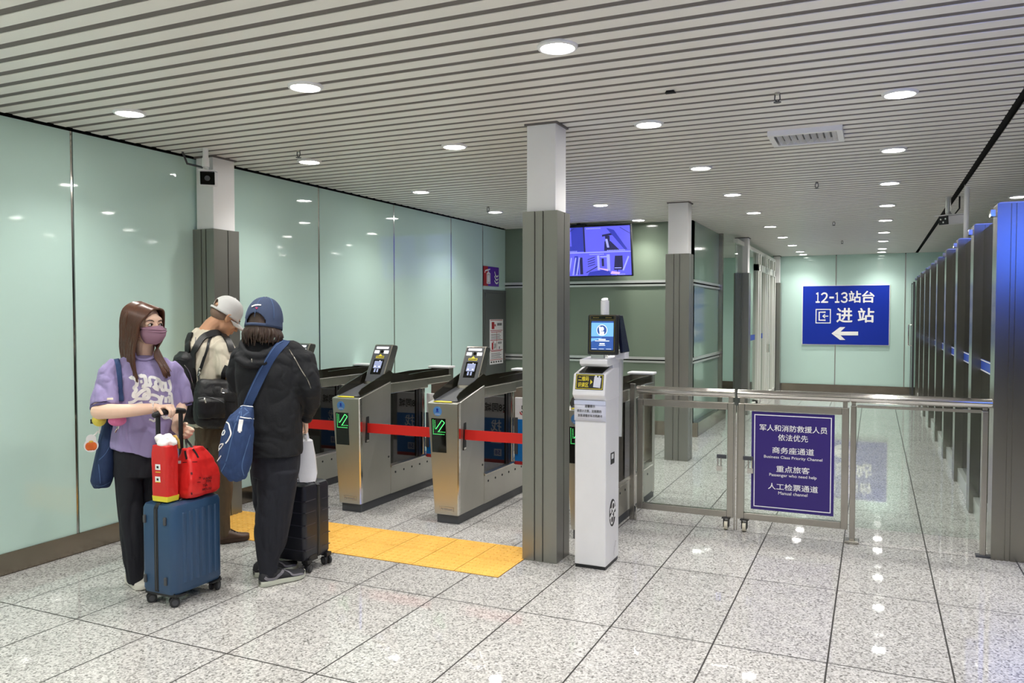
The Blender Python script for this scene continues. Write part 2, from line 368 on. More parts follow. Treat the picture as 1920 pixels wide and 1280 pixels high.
# glass screen with white sliding doors between the two far columns
GX = -1.87
gl = MB().box(GX - 0.006, GX + 0.006, 12.06, 14.25, 0.05, 2.6).build('window_1', 'door_glass'); struct(gl)
MB().box(GX - 0.03, GX + 0.03, 12.06, YF - 0.05, 2.6, 2.66).build('window_frame', 'door_white', gl)
MB().box(GX - 0.03, GX + 0.03, 12.06, 14.2, 0, 0.06).build('window_sill', 'door_white', gl)
MB().box(GX + 0.008, GX + 0.01, 12.95, 14.15, 1.12, 1.21).build('blue_stripe', 'blue_ink', gl)
d = thing('sliding_door', 'white-framed glass sliding doors left of the blue platform sign', 'door', (GX, 14.2, 0))
del d['label'], d['category']; d.name = 'door_1'; d['kind'] = 'structure'
mb = MB()
for yy in (14.25, 14.55, 15.25, 15.5, 15.8, 16.4, 16.78): mb.box(GX - 0.04, GX + 0.05, yy, yy + 0.09, 0, 2.6)
mb.box(GX - 0.04, GX + 0.05, 14.25, 16.87, 2.3, 2.42).box(GX - 0.04, GX + 0.05, 14.25, 16.87, 0, 0.08)
mb.build('door_frame', 'door_white', d, bevel=0.004)
MB().box(GX - 0.005, GX + 0.005, 14.3, 16.8, 0.08, 2.6).build('glass_pane', 'door_glass', d)
for yy in (14.7, 15.05, 15.62, 16.1):
    MB().box(GX + 0.006, GX + 0.009, yy, yy + 0.14, 1.12, 1.21).build('blue_stripe', 'blue_ink', d)
MB().box(GX + 0.05, GX + 0.09, 15.52, 15.56, 0.85, 1.0).build('door_handle', 'chrome', d)
# half-open glass door with a pull handle beside the far wall
d = thing('door_2', '', ''); del d['label'], d['category']; d['kind'] = 'structure'; d.location = (0.66, 16.35, 0)
MB().box(0.64, 0.665, 16.45, YF - 0.03, 0.03, 2.12).build('glass_pane', 'door_glass', d)
MB().box(0.635, 0.67, 16.42, 16.46, 0, 2.15).box(0.635, 0.67, YF - 0.06, YF - 0.02, 0, 2.15).build('door_frame', 'dark_grey', d)
MB().tube([(0.64, 16.5, 0.98), (0.575, 16.5, 0.98), (0.575, 16.5, 1.36), (0.64, 16.5, 1.36)], 0.013, 10).build('door_handle', 'chrome', d, smooth='auto')
# ================================================================ COLUMNS
def clad_poly(x0, x1, y0, y1, notches_f, notches_s):
    """plan outline with narrow vertical grooves on the front and the right face"""
    g = 0.009; d = 0.012; p = [(x0, y0)]
    for n in notches_f: p += [(n - g / 2, y0), (n - g / 2, y0 + d), (n + g / 2, y0 + d), (n + g / 2, y0)]
    p.append((x1, y0))
    for n in notches_s: p += [(x1, n - g / 2), (x1 - d, n - g / 2), (x1 - d, n + g / 2), (x1, n + g / 2)]
    p += [(x1, y1)]
    for n in reversed(notches_f): p += [(n + g / 2, y1), (n + g / 2, y1 - d), (n - g / 2, y1 - d), (n - g / 2, y1)]
    p += [(x0, y1)]
    return p
def column(x0, x1, y0, y1, label, group='floor to ceiling columns', top=2.19, nf=(0.36, 0.6), ns=(0.55,), up=0.02):
    t = thing('column', label, 'column', ((x0 + x1) / 2, (y0 + y1) / 2, 0), group)
    wx = x1 - x0; wy = y1 - y0
    MB().prism(clad_poly(x0, x1, y0, y1, [x0 + wx * f for f in nf], [y0 + wy * f for f in ns]), 0, top, 'z').build('cladding', 'cladding', t)
    MB().box(x0 + up, x1 - up, y0 + up, y1 - up, top - 0.02, CEIL + 0.005).build('upper_shaft', 'white_paint', t, bevel=0.004)
    MB().box(x0 - 0.012 + up, x1 + 0.012 - up, y0 - 0.012 + up, y1 + 0.012 - up, CEIL - 0.012, CEIL + 0.004).build('ceiling_collar', 'slat_back', t)
    return t
column(XL + 0.002, -4.49, 4.53, 4.79, 'square column against the mint wall behind the man in the pale cap', nf=(0.4, 0.62), ns=(0.55,))
column(-2.012, -1.78, 4.6, 4.825, 'nearest square column in the middle, beside the white kiosk')
column(-2.025, -1.775, 8.41, 8.63, 'square column behind the left gate of the steel railing')
column(-1.99, -1.765, 12.7, 12.93, 'grey column with slate cladding left of the white glass doors')
column(-1.90, -1.74, 16.95, YF - 0.02, 'narrow column in the far corner left of the blue platform sign', nf=(0.5,))
# right-hand line of stainless posts with dark glass between them
py = [5.82 + 1.3 * k for k in range(9)]
names = ['nearest the railing, lit blue at the top', 'second from the railing', 'third from the railing', 'fourth from the railing', 'fifth from the railing',
         'sixth from the railing', 'seventh from the railing', 'eighth from the railing', 'farthest, beside the open glass door']
for k, yy in enumerate(py):
    t = thing('partition_post', 'stainless partition post on the right, ' + names[k], 'post', (0.805, yy + 0.1, 0), 'posts of the glass partition')
    MB().prism(clad_poly(0.69, 0.92, yy, yy + 0.2, [0.762, 0.79], []), 0, 2.243, 'z').build('post_cladding', 'post', t)
    MB().box(0.70, 0.91, yy + 0.01, yy + 0.19, 2.243, 2.25).build('top_cap', 'chrome', t)
    MB().box(0.66, 0.69, yy + 0.05, yy + 0.13, 2.17, 2.21).build('corner_clip', 'chrome', t)
for k in range(8):
    a, b = py[k] + 0.2, py[k + 1]
    t = thing('partition_pane', 'grey glass pane with a blue stripe between the %s and %s steel posts' % (['first', 'second', 'third', 'fourth', 'fifth', 'sixth', 'seventh', 'eighth'][k], ['second', 'third', 'fourth', 'fifth', 'sixth', 'seventh', 'eighth', 'last'][k]), 'glass panel', (0.76, (a + b) / 2, 0), 'panes of the glass partition')
    MB().box(0.756, 0.766, a, b, 0.13, 2.2).build('glass_sheet', 'smoke_glass', t)
    MB().box(0.72, 0.80, a, b, 0, 0.13).build('plinth', 'alu', t)
    MB().box(0.7535, 0.755, a, b, 1.12, 1.21).build('blue_stripe', 'blue_ink', t)
    MB().box(0.7515, 0.753, a, b, 1.124, 1.131).box(0.7515, 0.753, a, b, 1.199, 1.206).build('stripe_border', 'white_ink', t)
tag(MB().tube([(0.765, 8.56, 2.25), (0.765, 8.56, CEIL + 0.02)], 0.022, 14).build('support_rod', 'white_paint', smooth='auto'), 'thin white rod from the ceiling down to the glass partition on the right', 'rod')
# ================================================================ CEILING FITTINGS
proto = None
rows = [(-4.0, [-6.05, -4.5, -2.9, -1.3, 0.25, 1.82, 3.39, 5.03, 6.70, 8.36], 'the row along the mint wall'),
        (-2.71, [-6.05, -4.5, -2.9, -1.3, 0.25, 1.82, 3.38, 5.0, 6.65, 8.3, 9.82], 'the row over the ticket gates'),
        (-1.295, [-6.1, -4.5, -2.95, -1.35, 0.2, 1.77, 3.345, 4.92, 6.55, 8.12, 9.66, 11.26, 12.88, 14.43, 15.95, 16.72], 'the row right of the middle column'),
        (0.107, [-6.2, -4.6, -3.05, -1.5, 0.1, 1.65, 3.2, 4.80, 6.40, 8.0, 9.6, 11.1, 12.72, 14.2, 15.85, 16.68], 'the row over the railed passage'),
        (1.75, [-4.6, -1.5, 1.65, 3.2, 4.8, 6.4, 8.0], 'the row beyond the glass partition'),
        (1.3, [9.45, 12.6, 15.7], 'the far row beyond the glass partition'),
        (-3.2, [11.9, 13.6, 15.6], 'the room behind the white doors')]
ordn = ['first', 'second', 'third', 'fourth', 'fifth', 'sixth', 'seventh', 'eighth', 'ninth', 'tenth', 'eleventh', 'twelfth', 'thirteenth', 'fourteenth', 'fifteenth', 'sixteenth']
for x, ys, rn in rows:
    for i, yy in enumerate(ys):
        if proto is None:
            t = proto = thing('downlight', '', 'ceiling light', (0, 0, 0))
            mb = MB(); seg = 28
            def ring_(r, z): return [(r * math.cos(2 * math.pi * k / seg), r * math.sin(2 * math.pi * k / seg), z) for k in range(seg)]
            mb.loft([ring_(0.074, -0.006), ring_(0.076, -0.012), ring_(0.088, -0.010), ring_(0.092, 0.0), ring_(0.09, 0.02), ring_(0.074, 0.02), ring_(0.074, -0.006)], cap=False)
            mb.build('trim_ring', 'white_plastic', t, smooth=True, local=True)
            MB().disc((0, 0, -0.007), (0, 0, 1), 0.074, 0.01, 28).build('diffuser', 'lamp', t, local=True)
            lt = bpy.data.lights.new('downlight_beam', 'SPOT'); lt.energy = BEAM; lt.color = (1.0, 0.97, 0.92); lt.spot_size = math.radians(130); lt.spot_blend = 1.0; lt.shadow_soft_size = 0.06
            lo = link(bpy.data.objects.new('beam', lt)); lo.parent = t; lo.location = (0, 0, -0.02)
        else: t = copy_tree(proto)
        t.location = (x, yy, CEIL)
        t['label'] = 'round ceiling downlight, %s from the far end of %s' % (ordn[len(ys) - 1 - i], rn); t['group'] = 'ceiling downlights'
sp = [(-0.49, 4.52, 'nearest ceiling sprinkler, left of the air vent'), (-3.81, 4.67, 'ceiling sprinkler near the mint wall, above the man in the cap'), (-3.9, 7.97, 'ceiling sprinkler just in front of the farthest light by the mint wall'),
      (-0.49, 7.72, 'ceiling sprinkler beyond the air vent'), (-0.49, 11.02, 'ceiling sprinkler over the passage, well before the blue sign'), (-0.49, 13.9, 'farthest tiny ceiling sprinkler, near the blue sign')]
proto = None
for x, yy, lb in sp:
    if proto is None:
        t = proto = thing('sprinkler', lb, 'sprinkler')
        MB().tube([(0, 0, 0.02), (0, 0, -0.012)], 0.014, 12).build('pipe_nipple', 'steel', t, local=True, smooth='auto')
        MB().tube([(0.012, 0, -0.012), (0.014, 0, -0.035), (0, 0, -0.05)], 0.0035, 6).tube([(-0.012, 0, -0.012), (-0.014, 0, -0.035), (0, 0, -0.05)], 0.0035, 6).build('yoke', 'dark_grey', t, local=True)
        MB().disc((0, 0, -0.053), (0, 0, 1), 0.02, 0.003, 12).build('deflector', 'dark_grey', t, local=True)
    else: t = copy_tree(proto)
    t.location = (x, yy, CEIL); t['label'] = lb; t['group'] = 'ceiling sprinklers'
t = thing('air_vent', 'white louvred air vent set in the slatted ceiling', 'vent', (-0.425, 5.63, CEIL))
x0, x1, y0, y1 = -0.65, -0.2, 5.44, 5.82; z = CEIL - 0.020
MB().box(x0, x1, y0, y0 + 0.035, z - 0.012, z + 0.02).box(x0, x1, y1 - 0.035, y1, z - 0.012, z + 0.02).box(x0, x0 + 0.035, y0 + .035, y1 - .035, z - 0.012, z + 0.02).box(x1 - 0.035, x1, y0 + .035, y1 - .035, z - 0.012, z + 0.02).build('vent_frame', 'white_plastic', t)
mb = MB()
for k in range(9):
    xx = x0 + 0.05 + k * 0.042
    mb.slab([(xx, y0 + 0.035, z - 0.008), (xx, y1 - 0.035, z - 0.008), (xx + 0.022, y1 - 0.035, z + 0.017), (xx + 0.022, y0 + 0.035, z + 0.017)], 0.003)
mb.build('louvre_blades', 'white_plastic', t)
MB().box(x0 + .035, x1 - .035, y0 + .035, y1 - .035, z + 0.0185, z + 0.0195).build('vent_backing', 'dark_grey', t)
tag(MB().prism([(-1.03, CEIL - .012), (-.975, CEIL - .012), (-.985, CEIL + .003), (-1.02, CEIL + .003)], 4.235, 4.265, 'y').build('ceiling_hole', 'shadow_gap'), 'small black fitting in the ceiling slats between two downlights', 'hole')  # torn hole in the slats, drawn as a small black block
# ---------------------------------------------------------------- surveillance cameras
t = thing('surveillance_camera', 'white box surveillance camera hanging from the ceiling before the left column', 'camera', (-4.37, 4.34, CEIL))
b = Vector((-4.37, 4.34, CEIL))
MB().tube([b + Vector((0, 0, 0.01)), b - Vector((0, 0, 0.10))], 0.02, 14).tube([b - Vector((0, 0, 0.07)), b - Vector((0, 0, 0.13))], 0.025, 14).build('hanger_pole', 'white_paint', t, smooth='auto')
cc = onx(389, 334, -4.40); f = Vector((0.62, -0.75, -0.12)).normalized(); s = f.cross(Vector((0, 0, 1))).normalized(); u = s.cross(f)
def obox(mb, c, ax, ay, az, hx, hy, hz):
    c = Vector(c)
    v = [mb.bm.verts.new(c + ax * hx * i + ay * hy * j + az * hz * k) for i in (-1, 1) for j in (-1, 1) for k in (-1, 1)]
    for q in ((0, 1, 3, 2), (4, 6, 7, 5), (0, 4, 5, 1), (2, 3, 7, 6), (0, 2, 6, 4), (1, 5, 7, 3)): mb.bm.faces.new([v[i] for i in q])
    return mb
MB().tube([b - Vector((0, 0, 0.12)), cc + u * 0.035 - f * 0.05], 0.012, 10).tube([b + Vector((-.02, 0, -.14)), cc + u * 0.04 - f * .05 - s * .02], 0.008, 8).tube([b + Vector((.02, 0, -.14)), cc + u * 0.04 - f * .05 + s * .02], 0.008, 8).build('bracket', 'white_paint', t)
obox(MB(), cc - f * 0.095, s, f, u, 0.056, 0.10, 0.052).build('housing', 'white_plastic', t, bevel=0.012)
obox(MB(), cc - f * 0.06 + u * .055, s, f, u, 0.060, 0.105, 0.004).build('sun_shield', 'white_plastic', t, bevel=0.003)
lf = obox(MB(), cc + f * 0.006, s, f, u, 0.05, 0.004, 0.046).build('lens_plate', 'black_glass', t, bevel=0.006)
MB().tube([cc + f * 0.009, cc + f * 0.016], 0.019, 18).build('lens', 'dark_grey', lf, smooth='auto')
e = onx(341, 274, -4.62)
MB().tube([Vector((e.x, e.y, CEIL + 0.01)), e + Vector((0, 0, -0.03)), e + Vector((0.05, 0.0, -0.13)), cc + u * 0.07 - f * .06, cc + u * 0.045 - f * 0.02], 0.008, 8).build('cable', 'dark_grey', t, smooth=True)
t = thing('surveillance_camera', 'white bullet surveillance camera hanging over the right glass partition', 'camera', (0.66, 9.2, CEIL))
b = Vector((0.66, 9.2, CEIL)); cc = ony(1772, 413, 9.1); f = Vector((-0.62, -0.75, -0.1)).normalized(); s = f.cross(Vector((0, 0, 1))).normalized(); u = s.cross(f)
MB().tube([b + Vector((0, 0, 0.01)), Vector((b.x, b.y, cc.z + 0.08))], 0.025, 14).tube([Vector((b.x, b.y, cc.z + 0.09)), cc - f * .09 + u * .04], 0.02, 12).build('hanger_pole', 'alu', t, smooth='auto')
obox(MB(), cc - f * 0.11, s, f, u, 0.055, 0.13, 0.045).build('housing', 'white_plastic', t, bevel=0.012)
obox(MB(), cc - f * 0.08 + u * .05, s, f, u, 0.062, 0.15, 0.005).build('sun_shield', 'white_plastic', t, bevel=0.003)
lf = obox(MB(), cc + f * 0.022, s, f, u, 0.052, 0.004, 0.042).build('lens_plate', 'black_plastic', t, bevel=0.006)
for i, j in ((-0.025, 0.015), (0.025, 0.012), (0.0, -0.018)):
    MB().disc(cc + f * 0.026 + s * i + u * j, f, 0.009, 0.004, 12).build('lens', 'chrome', lf)
MB().tube([b + Vector((0.1, 0, 0.01)), b + Vector((0.1, 0, -0.12)), cc - f * .16 + u * .06, cc - f * .2], 0.008, 8).build('cable', 'black_plastic', t, smooth=True)
# blue lit hanging sign right of the viewpoint: it shows only mirrored on the nearest steel post, the floor and the slats
t = thing('hanging_sign', 'blue lit hanging sign, seen mirrored on the nearest steel post at right', 'sign', (1.55, 1.9, 2.3))
MB().box(.92, 2.18, 1.82, 1.9, 1.93, 2.62).build('housing', 'black_plastic', t, bevel=.01)
MB().box(.95, 2.15, 1.9, 1.904, 1.96, 2.59).build('screen', emit('board_blue', (0.05, 0.15, 1.0, 1), BOARD), t)
MB().tube([(1.15, 1.86, 2.6), (1.15, 1.86, CEIL + .004)], .012, 10).tube([(1.95, 1.86, 2.6), (1.95, 1.86, CEIL + .004)], .012, 10).build('hanger', 'steel', t)
# ================================================================ TACTILE PAVING
x1 = -2.0; x0 = x1 - 8.5 * 0.297; y0 = 4.215; y1 = 4.83
m = mat('yellow_tactile', srgb(244, 190, 88), 0.5); noisy(m, 6, 0.06)
t = thing('tactile_paving', 'yellow raised-dot tactile paving strip across the floor before the gates', 'tactile paving', ((x0 + x1) / 2, (y0 + y1) / 2, 0))
mb = MB()
nx = 9; xs = [x1 - 0.297 * k for k in range(9)] + [x0]
for k in range(9):
    for a, b in ((y0, (y0 + y1) / 2), ((y0 + y1) / 2, y1)): mb.box(xs[k + 1] + 0.0025, xs[k] - 0.0025, a + 0.0025, b - 0.0025, 0.0002, 0.004)
mb.build('tile_sheet', m, t)
mb = MB(); dx = 0.297 / 6; dy = (y1 - y0) / 12
for i in range(51):
    for j in range(12):
        c = Vector((x1 - dx * (i + .5), y0 + dy * (j + .5), 0.004))
        if c.x < x0 + 0.02: continue
        A = [mb.bm.verts.new(c + Vector((0.014 * math.cos(a), 0.014 * math.sin(a), 0))) for a in [q * math.pi / 4 for q in range(8)]]
        B = [mb.bm.verts.new(c + Vector((0.010 * math.cos(a), 0.010 * math.sin(a), 0.0045))) for a in [q * math.pi / 4 for q in range(8)]]
        mb.bm.faces.new(B)
        for q in range(8): mb.bm.faces.new((A[q], A[(q + 1) % 8], B[(q + 1) % 8], B[q]))
o = mb.build('raised_dots', m, t); o['kind'] = 'stuff'
MB().box(x0, x1, y0, y1, -0.0004, 0.0012).build('joint_grout', mat('tactile_joint', srgb(120, 84, 34), 0.7), t)
# ================================================================ TICKET GATES
def gate(xc, label, belt_to=None, paddles=True):
    t = thing('ticket_gate', label, 'ticket gate', (xc, 5.9, 0), 'ticket gates')
    xl, xr = xc - 0.1, xc + 0.1
    mb = MB()   # front cabinet, flaring a little towards the top
    bt = [(xl, 5.16, .065), (xr, 5.16, .065), (xr, 5.59, .065), (xl, 5.59, .065)]
    md = [(xl - .032, 5.115, .90), (xr + .025, 5.115, .90), (xr + .008, 5.59, 1.0), (xl - .006, 5.59, 1.0)]
    mb.loft([bt, md]); mb.build('front_cabinet', 'steel_dull', t, bevel=0.006)
    MB().loft([[(xr - .004, 5.158, .07), (xr + .004, 5.166, .07), (xr + .004, 5.19, .07), (xr - .004, 5.19, .07)], [(xr + .021, 5.112, .899), (xr + .029, 5.12, .899), (xr + .029, 5.15, .906), (xr + .02, 5.15, .906)]]).build('edge_trim', 'chrome', t)
    MB().box(xl + .012, xr - .008, 5.18, 6.68, 0, .068).build('plinth', 'dark_grey', t)
    MB().box(xl, xr + .002, 5.59, 6.62, .065, .31).build('lower_body', 'steel_dull', t, bevel=0.003)
    MB().prism([(xr + .008, .285), (xr + .014, .30), (xr - .02, .325), (xr - .03, .325), (xr - .03, .285)], 5.59, 6.6, 'y').build('sill_ledge', 'steel', t)
    mb = MB()
    for yy in (5.66, 5.79, 5.92, 6.05, 6.18, 6.31, 6.44): mb.tube([(xr, yy, .235), (xr + .0045, yy, .235)], .009, 10)
    for yy, zz in ((5.555, .845), (5.555, .64), (5.46, .64), (5.555, .38)): mb.tube([(xr, yy, zz), (xr + .006 + .018 * max(0, (zz - .065) / .9) * (5.6 - yy), yy, zz)], .009, 10)
    mb.build('bolt_heads', 'dark_rubber', t)
    MB().box(xl + .01, xr - .006, 5.592, 6.14, .31, .9).build('window_panel', 'black_glass', t)
    MB().box(xl, xr + .006, 6.03, 6.07, .31, .9).box(xl, xr + .004, 6.0, 6.016, .31, .9).build('window_mullion', 'black_plastic', t)
    MB().tube([(xr - .012, 6.135, .31), (xr - .012, 6.135, .92)], .017, 14).tube([(xl + .012, 6.135, .31), (xl + .012, 6.135, .92)], .017, 14).build('hinge_post', 'chrome', t, smooth='auto')
    mb = MB().box(xl, xr + .006, 5.56, 6.2, .895, .985).box(xl, xr + .002, 6.2, 6.63, .92, .985)
    mb.build('top_beam', 'steel', t, bevel=0.008)
    MB().prism([(5.6, .985), (5.6, 1.07), (5.9, 1.035), (6.2, 1.045), (6.6, 1.04), (6.6, .985)], xr - .018, xr - .010, 'x').prism([(5.6, .985), (5.6, 1.07), (5.9, 1.035), (6.2, 1.045), (6.6, 1.04), (6.6, .985)], xl + .010, xl + .018, 'x').build('rear_shield', 'smoked', t)
    MB().box(xl, xr, 6.6, 6.68, .05, 1.045).build('end_post', 'steel', t, bevel=0.004)
    MB().box(xl - .01, xr + .01, 6.56, 6.70, 1.045, 1.065).build('post_cap', 'white_plastic', t, bevel=0.006)
    # dark side shields in front of the head
    for x in (xr - .004, xl - .004):
        MB().prism([(5.17, .915), (5.145, .945), (5.19, .975), (5.30, 1.01), (5.58, 1.09), (5.62, 1.07), (5.585, 1.0)], x, x + .008, 'x').build('side_shield', 'smoked', t)
    MB().loft([[(xl, 5.15, .914), (xr, 5.15, .914), (xr, 5.17, .919), (xl, 5.17, .919)], [(xl + .01, 5.5, .99), (xr - .01, 5.5, .99), (xr - .01, 5.51, .99), (xl + .01, 5.51, .99)]]).build('scanner_well', 'dark_grey', t)
    # front: display with a green dotted arrow, round sticker, yellow sticker, name plate
    nrm = Vector((0, -.835, -.045)).normalized(); F = Plane((xc, 5.16, .065), (1, 0, 0), (0, -.045, .835))
    mb = MB(); F.rect(mb, -.102, .018, .468, .722, .002); disp = mb.build('display', 'black_glass', t)
    mb = MB()
    def dots(pts, r=.0028):
        for x, y in pts: F.ell(mb, x - .042, y + .655, r, r, .003, 6)
    def line(a, b, n): return [(a[0] + (b[0] - a[0]) * i / (n - 1), a[1] + (b[1] - a[1]) * i / (n - 1)) for i in range(n)]
    dots(line((-.045, .055), (-.045, -.05), 11)); dots(line((-.03, .05), (-.03, -.01), 7)); dots(line((-.045, -.05), (.045, -.05), 10)); dots(line((-.005, -.033), (.052, -.033), 6))
    F.stroke(mb, [(-.042 - .022, .655 - .012), (-.042 + .03, .655 + .055)], .006, .003); F.stroke(mb, [(-.042 + .0, .655 - .03), (-.042 + .052, .655 + .038)], .006, .003)
    F.stroke(mb, [(-.012, .71), (.01, .693)], .005, .003)
    mb.build('arrow', 'led_green', disp)
    mb = MB(); F.ell(mb, -.048, .775, .036, .036, .002); st = mb.build('round_sticker', 'sticker_blue', t)
    mb = MB(); F.ell(mb, -.048, .787, .009, .011, .0028, 12); F.rect(mb, -.06, -.036, .77, .776, .0028); mb.build('sticker_mark', 'blue_sign', st)
    mb = MB(); F.rect(mb, -.068, -.028, .755, .757, .0028); F.rect(mb, -.07, -.026, .749, .7505, .0028); mb.build('sticker_line', 'paper', st)
    mb = MB(); F.rect(mb, -.055, .065, .03, .062, .003); pl = mb.build('name_plate', 'steel', t)
    mb = MB(); F.stroke(mb, [(-.045, .045), (-.035, .05), (-.028, .04), (-.02, .048)], .003, .004); F.rect(mb, -.015, .055, .047, .05, .004); F.rect(mb, -.015, .05, .04, .042, .004); mb.build('plate_mark', 'grey_ink', pl)
    T = Plane((xc, 5.117, .902), (1, 0, 0), (0, .46, .1))
    mb = MB(); T.poly(mb, [(-.09, .012), (.07, .012), (.05, .035), (.075, .05), (-.06, .045)], .004); mb.build('yellow_sticker', 'yellow_ink', t)
    # leaning recognition head
    hx0, hx1 = xc - .078, xc + .095
    MB().prism([(5.46, .975), (5.635, 1.292), (5.65, 1.30), (5.715, 1.29), (5.72, 1.27), (5.575, .975)], hx0, hx1, 'x').build('head', 'steel', t, bevel=0.006)
    Hp = Plane(((hx0 + hx1) / 2, 5.462, .978), (1, 0, 0), (0, .175, .317)); hl = math.hypot(.175, .317)
    mb = MB(); Hp.rect(mb, -.078, .078, .03, hl - .008, .003); face = mb.build('face_panel', 'dark_grey', t)
    mb = MB(); Hp.rect(mb, -.058, .058, hl - .035, hl - .018, .005); Hp.rect(mb, -.066, -.022, hl - .078, hl - .052, .005); Hp.rect(mb, .026, .068, hl - .078, hl - .052, .005); mb.build('scanner_lamp', 'lamp_white', face)
    mb = MB(); Hp.ell(mb, .004, hl - .062, .013, .013, .005, 16); mb.build('lens', 'black_glass', face)
    mb = MB(); Hp.rect(mb, -.038, .038, hl - .122, hl - .102, .005); mb.slab([Hp.p(-.016, hl - .102, .005), Hp.p(.016, hl - .102, .005), Hp.p(.002, hl - .085, .005), Hp.p(-.002, hl - .085, .005)], .004); yl = mb.build('yellow_label', 'yellow_ink', face)
    mb = MB()
    for k in range(5): Hp.rect(mb, -.032 + k * .014, -.023 + k * .014, hl - .117, hl - .107, .0065)
    mb.build('label_mark', 'black_ink', yl)
    mb = MB(); Hp.rect(mb, -.05, .05, hl - .27, hl - .135, .004); scn = mb.build('screen', 'black_glass', face)
    mb = MB(); Hp.rect(mb, -.036, .036, hl - .215, hl - .15, .0055); Hp.rect(mb, -.02, -.006, hl - .25, hl - .22, .0055); Hp.rect(mb, .006, .02, hl - .25, hl - .22, .0055); mb.build('palm_picture', MT['scr_pale'], scn)
    mb = MB(); Hp.ell(mb, -.02, hl - .2, .006, .006, .0065, 10); Hp.ell(mb, .02, hl - .2, .006, .006, .0065, 10); Hp.ell(mb, .012, hl - .148, .004, .004, .0065, 8); mb.build('glint', 'lamp_white', scn)
    # slot with the red belt, stretched to the next gate
    MB().box(xr + .002, xr + .0165, 5.215, 5.262, .545, .75).build('belt_slot', 'black_plastic', t, bevel=0.003)
    MB().box(xr + .004, xr + .018, 5.222, 5.255, .55, .565).build('slot_clip', 'chrome', t)
    if belt_to is not None:
        MB().box(xr + .012, belt_to, 5.236, 5.240, .622, .697).build('belt', 'red_belt', t)
    if paddles:   # flap of the lane on this gate's right side, printed with an advertisement
        x0, x1_ = xr + .006, xr + .29
        MB().box(x0, x1_, 6.165, 6.185, .28, .85).build('flap', 'white_plastic', t, bevel=0.004)
        Q = Plane((x0, 6.164, .28), (1, 0, 0), (0, 0, 1))
        mb = MB(); Q.rect(mb, .0, .284, .03, .385, .0015); ad = mb.build('advert_panel', 'ad_blue', t)
        mb = MB(); Q.rect(mb, .0, .284, .0, .028, .0015); mb.build('advert_foot', 'red_ink', ad)
        mb = MB(); Q.rect(mb, .0, .03, .09, .40, .01); mb.build('flap_pad', 'dark_grey', t)
        Q.text('advert_lettering', '58同城', 'black_ink', ad, .06, .44, .2, .075, .01)
        mb = MB(); Q.rect(mb, .068, .085, .435, .445, .0025); Q.stroke(mb, [(.05, .45), (.055, .432), (.07, .428)], .01, .0025); mb.build('advert_mark', 'red_ink', ad)
        Q.text('advert_lettering', '找', 'white_ink', ad, .10, .27, .10, .10, .01)
        Q.text('advert_lettering', '工', 'white_ink', ad, .10, .17, .10, .08, .01)
        mb = MB(); Q.rect(mb, .10, .17, .06, .12, .0025); mb.build('advert_badge', 'paper', ad)
        Q.text('advert_lettering', '58', 'blue_ink', ad, .11, .072, .05, .038, .02, .004)
    return t
MT['scr_pale'] = emit('palm_screen', (0.42, 0.48, 0.75, 1), 0.16)
MT['scr_mid'] = emit('terminal_screen_blue', (0.02, 0.09, 0.36, 1), 0.22)
MT['scr_light'] = emit('terminal_screen_sky', (0.16, 0.42, 0.85, 1), 0.27)
MT['scr_white'] = emit('terminal_screen_white', (0.9, 0.95, 1.0, 1), 0.27)
G = [-4.588, -3.737, -2.873, -1.792]
gate(G[0], 'steel ticket gate against the mint wall, half hidden behind the person in the denim cap', G[1] - .12)
gate(G[1], 'steel ticket gate immediately right of the person in the denim cap', G[2] - .12)
gate(G[2], 'steel ticket gate just left of the middle column', G[3] - .12)
gate(G[3], 'ticket gate mostly hidden behind the white kiosk and the middle column', None, False)
# ================================================================ WHITE KIOSK
t = thing('ticket_kiosk', 'white self-service check kiosk with a lit blue screen beside the middle column', 'kiosk', (-1.563, 4.735, 0))
X0, X1 = -1.662, -1.463
MB().box(X0 + .004, X1 - .004, 4.606, 4.866, 0, .03).build('foot', 'black_plastic', t)
MB().box(X0, X1, 4.6, 4.87, .02, 1.05).build('body', 'kiosk_white', t, bevel=0.006)
MB().prism([(4.6, 1.03), (4.565, 1.065), (4.592, 1.19), (4.74, 1.222), (4.87, 1.222), (4.87, 1.03)], X0 - .006, X1 + .002, 'x').build('scanner_head', 'white_plastic', t, bevel=0.008)
V = Plane(((X0 + X1) / 2, 4.566, 1.07), (1, 0, 0), (0, .027, .125))
mb = MB(); V.rect(mb, -.088, .088, .028, .122, .002); qp = mb.build('code_panel', 'black_plastic', t)
mb = MB(); V.frame(mb, -.084, .084, .032, .118, .003, .003); V.poly(mb, [(.006, .06), (.02, .075), (.02, .0755), (.006, .09)], .003); mb.build('panel_border', 'yellow_ink', qp)
V.text('panel_lettering', '二维码', 'yellow_ink', qp, -.072, .079, .068, .03, .02, .0035)
V.text('panel_lettering', '识读区', 'yellow_ink', qp, -.072, .042, .068, .03, .02, .0035)
mb = MB(); V.poly(mb, [(.026, .045), (.07, .04), (.074, .1), (.03, .108)], .004); V.rect(mb, .034, .046, .105, .116, .004); V.rect(mb, .056, .066, .1, .114, .004); mb.build('tape_patch', 'paper', qp)
U = Plane(((X0 + X1) / 2, 4.594, 1.1935), (1, 0, 0), (0, .148, .032))
mb = MB(); U.rect(mb, -.075, .075, .01, .15, .004); mb.build('card_tray', 'black_glass', t)
MB().box(-1.632, X1, 4.745, 4.87, 1.2, 1.262).build('neck_block', 'white_plastic', t, bevel=0.005)
MB().prism([(4.63, 1.235), (4.605, 1.25), (4.605, 1.278), (4.87, 1.29), (4.87, 1.25)], -1.635, X1 + .005, 'x').build('shelf', 'white_plastic', t, bevel=0.005)
